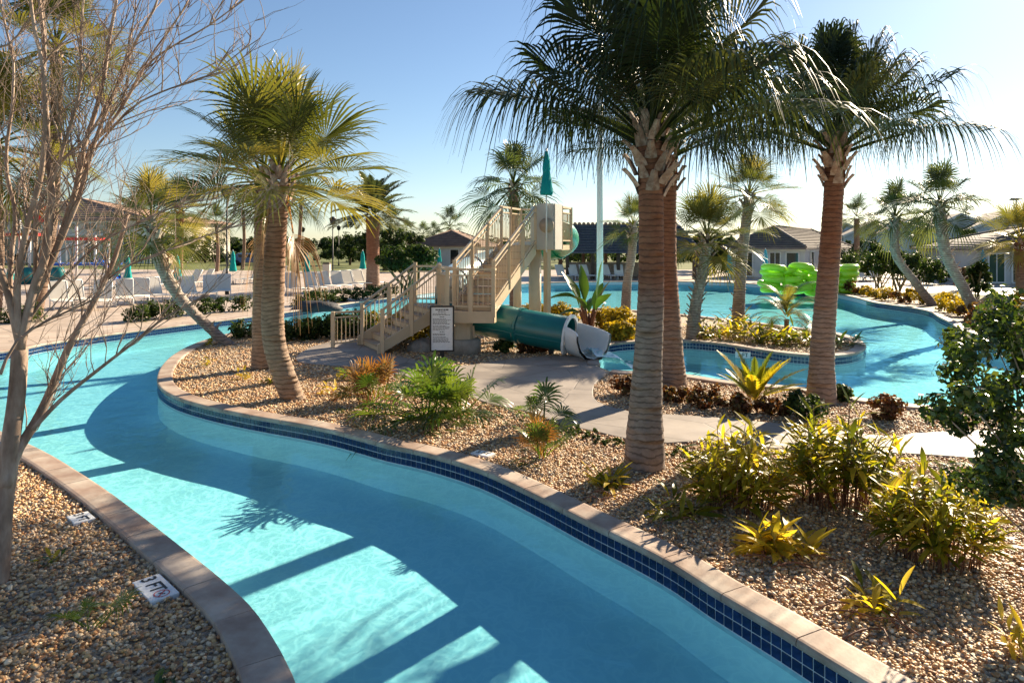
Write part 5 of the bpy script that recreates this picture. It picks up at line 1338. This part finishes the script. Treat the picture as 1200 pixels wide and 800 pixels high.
# lime inflatable rings piled on the far deck
mb = MB(); V = []; Fc = []; nu, nv = 20, 10; R0, r0 = .42, .165
for i in range(nu):
    a = 2 * math.pi * i / nu
    for j in range(nv):
        b = 2 * math.pi * j / nv; rr = R0 + r0 * math.cos(b) * (1 + .04 * math.cos(a * 10)); V.append((rr * math.cos(a), rr * math.sin(a), r0 * math.sin(b)))
for i in range(nu):
    for j in range(nv): Fc.append((i * nv + j, ((i + 1) % nu) * nv + j, ((i + 1) % nu) * nv + (j + 1) % nv, i * nv + (j + 1) % nv))
ring_me = npmesh('inflatable_ring', V, Fc, M['lime']); rs = random.Random(3)
RG = 'lime inflatable rings piled by the pool'
for (x, n, tilt) in [(906, 5, .15), (926, 4, .5), (938, 5, .2), (955, 4, .45), (972, 4, .3), (990, 5, .2)]:
    b = G(x, 343)
    for k in range(n):
        o = inst('inflatable_ring', ring_me, None, b + Vector((rs.uniform(-.12, .12), rs.uniform(-.2, .4), .17 + k * .285)), (rs.uniform(-tilt, tilt), rs.uniform(-tilt, tilt), rs.uniform(0, 3)), rs.uniform(.95, 1.1))
        tag(o, 'lime green inflatable ring lying on top of a pile behind the tall single palm' if k == n - 1 else 'lime green inflatable ring squeezed under others in the piles behind the tall palm', 'inflatable ring', RG)
# lamp posts and poles
def lamp(label, p, h, r=.06, mat='black_metal', head=True, group='lamp posts'):
    e = empty('lamp_post', p, 0, label, 'lamp post', group)
    mb = MB(); mb.lathe([(r * 2, 0), (r * 2, .25), (r * 1.1, .35), (r, .5), (r * .8, h)], 12); mb.build('pole', M[mat], e)
    if head:
        mb = MB(); mb.lathe([(.06, h - .02), (.20, h + .10), (.26, h + .40), (.30, h + .44), (.12, h + .58), (.02, h + .62)], 12); mb.build('lantern', M[mat], e)
def lp(x, yb, yt): b = G(x, yb); return b, H - (yt - HZ) / F * b.y
for x, yb, yt, lb in [(390, 325, 263, 'tall black lamp post behind the lounger row'), (355, 312, 272, 'distant black lamp post seen beside the curved palm'), (397, 311, 270, 'distant black lamp post just beside the tall lamp post'), (266, 345, 232, 'thin dark pole on the deck between the leaning and tan palms')]:
    b, h = lp(x, yb, yt); lamp(lb, b, h, .05)
b, h = lp(703, 352, 120); b = G(703, 356); h = H + (HZ + 60) / F * b.y * .75
e = empty('light_mast', b, 0, 'tall plain white mast standing behind the banana-like plant', 'mast')
mb = MB(); mb.tube([(0, 0, -.1), (0, 0, h)], [.14, .11], 16); mb.build('pole', M['pole_white'], e)
mb = MB(); mb.lathe([(.26, 0), (.26, .05), (.16, .08)], 16); mb.build('base_flange', M['pole_white'], e)
mb = MB(); mb.box((0, 0, h), (1.6, .25, .15)); mb.build('floodlight_bar', M['pole_white'], e)
e = empty('flood_light', G(1191, 312), 0, 'thin pole carrying a black flood light above the small pool house', 'lamp post'); hh = H + (HZ - 234) / F * e.location.y
mb = MB(); mb.tube([(0, 0, 0), (0, 0, hh)], .08, 10); mb.build('pole', M['pole_white'], e)
mb = MB(); mb.box((-.25, 0, hh), (.9, .35, .14)); mb.box((0, 0, hh + .12), (1.3, .1, .1)); mb.build('lamp_head', M['black_metal'], e)
e = empty('waste_bin', G(383, 324), 0, 'pale square bin standing beside the tall black lamp post', 'bin'); mb = MB(); mb.box((0, 0, .5), (.55, .55, 1.0)); mb.build('body', M['stucco'], e, bevel=.03); mb = MB(); mb.box((0, 0, 1.06), (.62, .62, .1), taper=.7); mb.build('lid', M['wood'], e)

# ================================================================ BUILDINGS
def roof_mat(name, c0, c1, scale=5.0):
    m, nt, out = newmat(name); L = nt.links.new; p = nd(nt, 'ShaderNodeBsdfPrincipled')
    n = noise(nt, 1.6, 5, .7); rp = ramp(nt, [(.3, c0), (.7, c1)]); L(n.outputs['Fac'], rp.inputs[0]); L(rp.outputs[0], p.inputs['Base Color']); p.inputs['Roughness'].default_value = .8
    L(p.outputs[0], out.inputs[0]); return m
M['roof_br'] = roof_mat('brown_roof_tile', (.17, .105, .075), (.28, .18, .13))
M['roof_tan'] = roof_mat('tan_roof_tile', (.27, .165, .115), (.38, .25, .18))
M['roof_gr'] = roof_mat('grey_brown_roof_tile', (.115, .095, .09), (.20, .165, .15))
def hip(poly, ze, zr, inset, mat, name='roof', over=.5, parent=None, th=.14, courses=0):
    """hip roof over a rectangle A,B,C,D (AB is the short end): slopes with courses of tile as real steps"""
    A, B, C, D = [Vector((p[0], p[1], 0)) for p in poly]; ctr = (A + B + C + D) / 4
    ex = lambda p: p + (p - ctr).normalized() * over * 1.4
    A, B, C, D = ex(A), ex(B), ex(C), ex(D)
    m1 = (A + B) / 2; m2 = (C + D) / 2; ax = (m2 - m1).normalized(); r1 = m1 + ax * inset; r2 = m2 - ax * inset
    up = lambda p, z: Vector((p.x, p.y, z))
    mb = MB(); vs = [up(A, ze), up(B, ze), up(C, ze), up(D, ze), up(r1, zr), up(r2, zr)]
    mb.add(vs, [(0, 1, 4), (1, 2, 5, 4), (2, 3, 5), (3, 0, 4, 5)]); lo = [v - Vector((0, 0, th)) for v in vs[:4]]
    b = len(mb.v); mb.add(vs[:4] + lo, [(0, 4, 5, 1), (1, 5, 6, 2), (2, 6, 7, 3), (3, 7, 4, 0), (4, 7, 6, 5)])
    ro = mb.build(name, mat, parent)
    if courses:
        for fa in ((vs[0], vs[1], vs[4], vs[4]), (vs[1], vs[2], vs[5], vs[4]), (vs[3], vs[0], vs[4], vs[5])):
            cm = MB()
            for k in range(courses):
                s = (k + .5) / courses; a = fa[0].lerp(fa[3], s); b_ = fa[1].lerp(fa[2], s)
                if (b_ - a).length > .2: cm.bar(a + Vector((0, 0, .03)), b_ + Vector((0, 0, .03)), .16, .06)
            o = cm.build('tile_courses', mat, ro); o['kind'] = 'stuff'
    rd = MB()
    for a, b_ in ((vs[0], vs[4]), (vs[1], vs[4]), (vs[2], vs[5]), (vs[3], vs[5]), (vs[4], vs[5])):
        m_ = MB(); m_.tube([a + Vector((0, 0, .03)), b_ + Vector((0, 0, .03))], .11, 6); m_.build('ridge_cap', mat, ro)
    return ro
def opening(root, a, b, s0, s1, z0, z1, name='window', mat=None, off=.06, mull=0, frame=.09):
    """window or door on the wall a->b between fractions s0,s1: frame, set-back pane, bars"""
    a = Vector((a[0], a[1], 0)); b = Vector((b[0], b[1], 0)); t = (b - a).normalized(); n = Vector((t.y, -t.x, 0))
    p = a.lerp(b, s0) + n * off; q = a.lerp(b, s1) + n * off; L_ = (q - p).length
    f = MB(); zc = (z0 + z1) / 2
    f.bar(p + Vector((0, 0, z0)), p + Vector((0, 0, z1)), frame, .10, up=n); f.bar(q + Vector((0, 0, z0)), q + Vector((0, 0, z1)), frame, .10, up=n)
    f.bar(p + Vector((0, 0, z1)), q + Vector((0, 0, z1)), .10, frame); f.bar(p + Vector((0, 0, z0)), q + Vector((0, 0, z0)), .12, frame)
    for k in range(mull): c = p.lerp(q, (k + 1) / (mull + 1)); f.bar(c + Vector((0, 0, z0)), c + Vector((0, 0, z1)), frame * .6, .08, up=n)
    o = f.build(name, M['trim'], root)
    g = MB(); g.bar(p - n * .03 + Vector((0, 0, zc)), q - n * .03 + Vector((0, 0, zc)), .04, z1 - z0 - .02); g.build('pane', mat or M['glass_dark'], o)
    return o
def house(name, label, poly, ze, zr, inset, wall_m, roof_m, ops, group=None, over=.5, courses=0, cat='building'):
    base = Vector((0, 0, 0)); root = empty(name, base, 0, label, cat, group)
    mb = MB(); mb.prism([tuple(p) for p in poly], -.1, ze - .05); mb.build('wall', wall_m, root)
    hip(poly, ze, zr, inset, roof_m, 'roof', over, root, courses=courses)
    for (i, j, s0, s1, z0, z1, nm, mt, ml) in ops: opening(root, poly[i], poly[j], s0, s1, z0, z1, nm, mt, mull=ml)
    m_ = MB()
    for i in range(len(poly)):
        a, b = Vector((*poly[i], ze - .18)), Vector((*poly[(i + 1) % len(poly)], ze - .18)); m_.bar(a, b, .14, .22)
    m_.build('fascia', M['trim'], root)
    return root
XY = lambda x, d: ((x - 600) / F * d, d)
gd = M['glass_dark']
# hip-roofed pool house on the right
A, B = XY(853, 53.5), XY(943, 50.5); C = (31.5, 64.0); Dp = (C[0] + A[0] - B[0], C[1] + A[1] - B[1])
house('pool_house', 'pale hip-roofed pool house with brown tiles behind the lime rings', [A, B, C, Dp], 2.32, 3.95, 3.0, M['stucco_w'], M['roof_gr'],
      [(0, 1, .10, .34, .1, 1.95, 'door', gd, 1), (0, 1, .56, .70, .75, 1.95, 'window', gd, 1), (0, 1, .77, .93, .1, 1.95, 'door', gd, 0), (1, 2, .10, .16, .1, 2.0, 'door', gd, 0), (1, 2, .5, .58, .8, 1.95, 'window', gd, 1)], courses=12)
A, B = XY(1147, 44.0), XY(1290, 42.0); C = (44, 52); Dp = (31.6, 53)
house('small_pool_house', 'small pool house with dark tiled roof and green door at the right edge', [A, B, C, Dp], 2.30, 3.7, 3.2, M['stucco_w'], M['roof_gr'],
      [(0, 1, .08, .22, .1, 1.95, 'door', M['door_green'], 1), (0, 1, .28, .40, .1, 1.95, 'door', gd, 1)], courses=10)
# brown-roofed pavilion in the middle distance
A, B = XY(485, 72), XY(560, 69); C = (2.5, 79); Dp = (-5, 82.5)
house('pavilion_house', 'low pale building with brown hip roof beyond the round green bush', [A, B, (B[0] + 1.2, 78), (A[0] + 1.2, 81)], 2.45, 4.0, 3.3, M['stucco_w'], M['roof_br'],
      [(0, 1, .28, .40, .9, 2.0, 'window', gd, 1), (0, 1, .58, .72, .1, 2.05, 'door', gd, 0), (0, 1, .80, .92, .9, 2.0, 'window', gd, 1)], courses=8)
# clubhouse on the left
A, B = XY(-70, 96), XY(176, 92); C = (B[0] + 2.5, 112); Dp = (A[0] - 3, 114)
house('clubhouse', 'large cream clubhouse with tan hip roof behind the bare tree', [A, B, C, Dp], 5.9, 9.4, 9.0, M['stucco'], M['roof_tan'],
      [(0, 1, s, s + .055, 4.6, 5.5, 'window', gd, 1) for s in (.12, .28, .44, .60, .70, .80)] + [(0, 1, s, s + .05, .1, 3.4, 'door', gd, 1) for s in (.10, .30, .50, .70, .78, .88)] + [(1, 2, .3, .4, .3, 3.4, 'window', gd, 1)], courses=10)
mb = MB(); a, b = Vector((*A, 3.9)), Vector((*B, 3.9)); root = [o for o in COL.objects if o.name == 'clubhouse'][0]
mb.bar(a + Vector((0, -.25, 0)), b + Vector((0, -.25, 0)), .5, .35); mb.build('string_course', M['trim'], root)
# dark shingled open pavilion
pv = empty('shingle_pavilion', (0, 0, 0), 0, 'open pavilion with steep dark shingle roof and scalloped ridge on posts across the pool', 'pavilion')
A, B, C, Dp = XY(672, 50), XY(812, 50), XY(812, 56), XY(672, 56)
xl, xr = XY(655, 50)[0], XY(822, 50)[0]; y0, y1 = 49.2, 56.8; ze, zr = 1.92, 4.1; ym = (y0 + y1) / 2
mb = MB(); vs = [(xl, y0, ze), (xr, y0, ze), (xr, y1, ze), (xl, y1, ze), (xl + .45, ym, zr), (xr - .9, ym, zr)]
mb.add(vs, [(0, 1, 5, 4), (1, 2, 5), (2, 3, 4, 5), (3, 0, 4), (3, 2, 1, 0)]); rf = mb.build('roof', M['thatch'], pv)
nr = 11
for k in range(nr):
    s = k / nr; cm = MB(); z = ze + (zr - ze) * s; y = y0 + (ym - y0) * s; xa = xl + .45 * s; xb = xr - .9 * s
    cm.bar((xa, y - .03, z + .02), (xb, y - .03, z + .02), .14, .10); cm.build('shingle_course', M['thatch'], rf)
x = xl + .45
while x < xr - .9:
    mb = MB(); mb.lathe([(.13, -.05), (.15, .06), (.10, .14), (.02, .17)], 8, (x, ym, zr)); mb.build('ridge_tile', M['roof_tan'], rf); x += .34
for x in np.linspace(xl + .6, xr - .6, 6):
    for y in (y0 + .5, y1 - .5): mb = MB(); mb.box((float(x), y, ze / 2), (.24, .24, ze)); mb.build('post', M['wood'], pv)
mb = MB(); mb.box(((xl + xr) / 2 - .4, 54.5, .55), (xr - xl - 3, .7, 1.1)); mb.build('bar_counter', M['concrete'], pv)
# townhouses far behind
def gable(name, label, x, d, w, dep, ze, zr, rz, wm, rm, group):
    c = At(x, HZ, d); c.z = 0; root = empty(name, c, rz, label, 'house', group)
    mb = MB(); hw = w / 2; hd = dep / 2
    mb.add([(-hw, -hd, -.2), (hw, -hd, -.2), (hw, hd, -.2), (-hw, hd, -.2), (-hw, -hd, ze), (hw, -hd, ze), (hw, hd, ze), (-hw, hd, ze), (0, -hd, zr), (0, hd, zr)],
           [(0, 1, 5, 8, 4), (1, 2, 6, 5), (2, 3, 7, 9, 6), (3, 0, 4, 7)]); mb.build('wall', wm, root)
    ov = .5; th = .2; sl = (zr - ze) / hw
    for s in (-1, 1):
        mb = MB(); e = Vector((s * (hw + ov), 0, ze - sl * ov)); 
        vs = [(0, -hd - ov, zr), (0, hd + ov, zr), (e.x, hd + ov, e.z), (e.x, -hd - ov, e.z)]; vs2 = [(v[0], v[1], v[2] + th) for v in vs]
        fs = [(0, 1, 2, 3), (7, 6, 5, 4), (0, 4, 5, 1), (1, 5, 6, 2), (2, 6, 7, 3), (3, 7, 4, 0)]
        mb.add(vs + vs2, fs); r_ = mb.build('roof_slope', rm, root)
        mb = MB(); mb.bar((0, -hd - ov - .05, zr - .05), (e.x, -hd - ov - .05, e.z - .05), .08, .42); mb.build('barge_board', M['trim'], r_)
    for z0 in (.9, ze - 1.9):
        for xx in (-w * .27, w * .27):
            mb = MB(); mb.box((xx, -hd - .04, z0 + .7), (1.5, .1, 1.6)); wi = mb.build('window', M['trim'], root); mb = MB(); mb.box((xx, -hd - .08, z0 + .7), (1.2, .08, 1.3)); mb.build('pane', gd, wi)
        for yy in np.linspace(-hd * .6, hd * .6, 3):
            for s in (-1, 1):
                mb = MB(); mb.box((s * (hw + .04), float(yy), z0 + .7), (.1, 1.5, 1.6)); wi = mb.build('window', M['trim'], root); mb = MB(); mb.box((s * (hw + .08), float(yy), z0 + .7), (.08, 1.2, 1.3)); mb.build('pane', gd, wi)
TG = 'townhouses beyond the garden'
for i, (x, d, w, dp, ze, zr, rz, lb) in enumerate([(1020, 150, 12, 14, 4.6, 7.4, 18, 'blue-grey gabled townhouse nearest the hip-roofed pool house'), (1060, 140, 12, 14, 4.7, 7.6, 18, 'blue-grey gabled townhouse above the hedge between curved palms'), (1112, 135, 13, 15, 5.0, 8.3, 18, 'gabled townhouse with white verge behind the boulder-side curved palm'), (1172, 128, 15, 15, 5.2, 8.6, 18, 'large gabled townhouse rising over the small pool house roof'), (985, 165, 12, 14, 4.7, 7.6, 18, 'farthest gabled townhouse partly behind the tall single palm'), (1235, 120, 14, 15, 5.2, 8.6, 18, 'gabled townhouse at the end of the row by the flood light')]):
    gable('townhouse', lb, x, d, w, dp, ze, zr, R(-rz), M['stucco_b'], M['roof_gr'], TG)
# low porch roof and lake house hints far left
pl_ = empty('play_frame', G(58, 331), R(10), 'water play frame with red tipping bucket, blue slide and teal barrels by the clubhouse', 'playground')
for (x, y, h) in [(-3, 0, 4.2), (-1.2, 0, 4.2), (.6, 0, 3.8), (2.6, .5, 3.2), (-3, 2.5, 4.2), (.6, 2.5, 3.8), (3.8, -.5, 2.6)]: mb = MB(); mb.tube([(x, y, 0), (x, y, h)], .09, 10); mb.build('post', M['white'], pl_)
mb = MB(); mb.lathe([(.35, 4.0), (.55, 4.25), (.62, 5.0), (.55, 5.05), (.0, 4.6)], 14, (-.6, .5, 0)); mb.build('tipping_bucket', M['red_play'], pl_)
for (x, z) in [(-2.2, 3.2), (1.6, 2.9)]: mb = MB(); mb.box((x, 1.2, z), (2.4, 2.6, .18)); mb.build('canopy', M['red_play'], pl_)
mb = MB(); mb.box((1.8, .8, 1.2), (4.0, 2.2, .16)); mb.build('deck', M['blue_play'], pl_)
mb = MB(); mb.add([(3.2, -.6, 1.5), (4.6, -1.6, .2), (4.6, -.6, .2), (3.2, .4, 1.5), (3.2, -.6, 1.75), (4.6, -1.6, .55), (4.6, -.6, .55), (3.2, .4, 1.75)], [(0, 1, 2, 3), (0, 4, 5, 1), (3, 2, 6, 7)]); mb.build('slide_chute', M['blue_play'], pl_)
for (x, y) in [(-2.4, -1.4), (-.6, -1.6), (1.0, -1.2)]: mb = MB(); mb.lathe([(.36, 0), (.44, .3), (.44, .7), (.34, 1.05), (.0, 1.08)], 14, (x, y, 0)); mb.build('barrel', M['teal_plastic'], pl_)
for x in (1.2, 2.2): mb = MB(); mb.tube([(x, -.4, 1.2), (x, -.4, 2.4), (x + .4, -.4, 2.7)], .05, 8); mb.build('spray_pipe', M['white'], pl_)
# parked car beyond the lawn
cr = empty('parked_car', G(292, 311), R(12), 'dark blue parked car beyond the lawn behind the thin palms', 'car')
mb = MB(); mb.add([(x, y, z) for y in (-.85, .85) for (x, z) in ((-2.1, .35), (2.1, .35), (2.15, .8), (1.3, .95), (.6, 1.45), (-1.2, 1.5), (-2.0, .98), (-2.15, .7))], [tuple(range(8))[::-1], tuple(range(8, 16))] + [(i, (i + 1) % 8, 8 + (i + 1) % 8, 8 + i) for i in range(8)]); mb.build('body', M['car'], cr, bevel=.06)
for x in (-1.3, 1.3):
    for y in (-.82, .82): mb = MB(); mb.tube([(x, y - .1, .33), (x, y + .1, .33)], .33, 16); mb.build('wheel', M['black_metal'], cr)
for y in (-.865, .865): mb = MB(); mb.box((-.25, y, 1.18), (1.7, .02, .36)); mb.build('side_window', gd, cr)

# ================================================================ SHRUBS AND TREES ACROSS THE WATER
FB = 'clipped round shrubs along the far coping'
for i, (x, y) in enumerate([(20, 378), (35, 377), (158, 377), (172, 375), (186, 374), (240, 368), (262, 366), (285, 364), (200, 372), (356, 358), (373, 356.5), (388, 355), (402, 353.5), (419, 352.5), (433, 350.5), (446, 349), (456, 347.5)]):
    shrub('round_shrub', 'small round dark green shrub between the far coping and the loungers', G(x, y), .58, .52, .62, 600, .05, 'shrub', 700 + i, group=FB, nc=12, stemn=2)
shrub('round_bush', 'large round-topped green bush with bare lower stems behind the stairs', G(478, 347), 2.1, 1.7, 2.55, 5200, .085, 'shrub', 730, cat='bush', nc=44, stemh=1.15, stemn=14, lump=.30)
HG2 = 'hedges and bushes behind the right bank'
for i, (x, y, rx, h, n) in enumerate([(1030, 338, 1.5, 2.0, 2600), (1052, 341, 1.6, 2.2, 3000), (1012, 328, 2.0, 2.0, 2400), (1085, 333, 1.8, 1.8, 2200), (1070, 326, 2.2, 1.9, 2200), (1112, 328, 2.0, 1.1, 1600), (998, 324, 1.8, 2.4, 2000), (1145, 350, .7, 1.9, 1600), (1130, 340, .6, 1.4, 900)]):
    shrub('garden_bush', ['round dark bush on thin bare stems on the right bank', 'broad dark bush with bare stems behind the curved palm', 'dense hedge bush beside the lounger on the lawn', 'hedge bush behind the boulder-side palm', 'hedge bush in the back row below the townhouses', 'low hedge bush beside the lawn strip', 'tall hedge bush next to the pool house wall', 'tall narrow light bush before the small pool house', 'reddish slender bush beside the boulder'][i],
          G(x, y), rx, rx * .8, h, n, .09, 'shrub' if i != 8 else 'shrub_r', 740 + i, cat='bush', group=HG2, nc=30, stemh=.9 if i < 2 else .1, stemn=9 if i < 2 else 4, lump=.33)
CG = 'yellow plants on the right bank'
for i, (x, y) in enumerate([(1000, 345), (1012, 347), (1026, 350), (1040, 352), (1056, 355), (1078, 356), (1112, 366), (1122, 370), (1135, 376), (1168, 376), (1108, 356), (1128, 360), (1150, 385), (1180, 372), (1070, 350), (1192, 362)]):
    shrub('croton', 'small yellow and orange shrub along the right bank coping', G(x, y), .55, .45, .5 + .25 * (i % 3 == 0), 480, .06, 'shrub_y' if i % 4 else 'shrub_r', 760 + i, group=CG, nc=10, stemn=2)
def tree(label, x, d, h, rx, seed, n=2600, group='trees beyond the deck', base=None):
    b = At(x, HZ, d); b.z = 0; root = empty('broadleaf_tree', b, 0, label, 'tree', group); rs = random.Random(seed); g = np.random.default_rng(seed)
    cs = []
    for i in range(34):
        a = rs.uniform(0, 6.28); u = rs.random() ** .5; z = rs.uniform(.32, .93); w = rx * (1 - ((z - .58) / .5) ** 2 * .7)
        cs.append((math.cos(a) * u * w, math.sin(a) * u * w, z * h, rx * rs.uniform(.16, .30)))
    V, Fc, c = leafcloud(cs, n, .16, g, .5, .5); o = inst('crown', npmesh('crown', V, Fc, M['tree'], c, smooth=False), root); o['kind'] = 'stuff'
    mb = MB(); mb.tube([(0, 0, -.1), (.1, 0, h * .3), (0, .1, h * .6)], [.04 * h, .028 * h, .012 * h], 8); t_ = mb.build('trunk', M['wood'], root)
    for i in range(5): c_ = rs.choice(cs); mb = MB(); mb.tube([(.08, 0, h * .25), (c_[0] * .5, c_[1] * .5, (h * .3 + c_[2]) * .5), c_[:3]], [.014 * h, .01 * h, .004 * h], 6); mb.build('limb', M['wood'], t_)
TL = ['round tree behind the date palm', 'tree at the far side of the lawn by the lamp posts', 'low tree beyond the lawn next to the parked car', 'tree between the date palm and the pavilion roof', 'dark tree beyond the shingled pavilion', 'tree showing between the slide tower and the mast', 'tree behind the boot-covered palm', 'tree at the pool house end', 'small tree by the clubhouse corner', 'golden-lit tree left of the pool house', 'dark tree beside the townhouses', 'tree in front of the largest townhouse', 'pale tree above the lawn hedge', 'tree behind the straight tan palm', 'tree beyond the pavilion far side']
for i, (x, d, h, rx) in enumerate([(450, 66, 4.2, 2.6), (410, 85, 4.0, 3.0), (318, 90, 3.6, 3.0), (470, 64, 4.0, 2.2), (690, 75, 3.4, 3.6), (655, 82, 3.4, 3.2), (836, 60, 3.6, 2.0), (846, 64, 2.8, 1.8), (196, 84, 4.4, 2.6), (815, 66, 3.0, 2.2), (1008, 90, 3.2, 2.4), (1138, 80, 4.4, 1.6), (1100, 84, 2.8, 2.0), (240, 96, 4.0, 3.0), (570, 88, 3.2, 3.0)]):
    tree(TL[i], x, d, h, rx, 800 + i)
# far belt of woodland that reads as one mass, a low hedge behind the lawn
def belt(name, y, x0, x1, h, n, size, seed, mat='tree'):
    g = np.random.default_rng(seed); rs = random.Random(seed); cs = []
    x = x0
    while x < x1: cs.append((x, y + rs.uniform(-6, 6), h * rs.uniform(.3, .7), h * rs.uniform(.35, .6))); x += h * .38
    V, Fc, c = leafcloud(cs, n, size, g, .55, .5); V[:, 2] = np.maximum(V[:, 2], 0); o = inst(name, npmesh(name, V, Fc, M[mat], c, smooth=False)); o['kind'] = 'stuff'
belt('woodland', 230, -210, 210, 5.2, 34000, .65, 900)
belt('hedge_row', 100, -80, 60, 1.7, 22000, .22, 901)
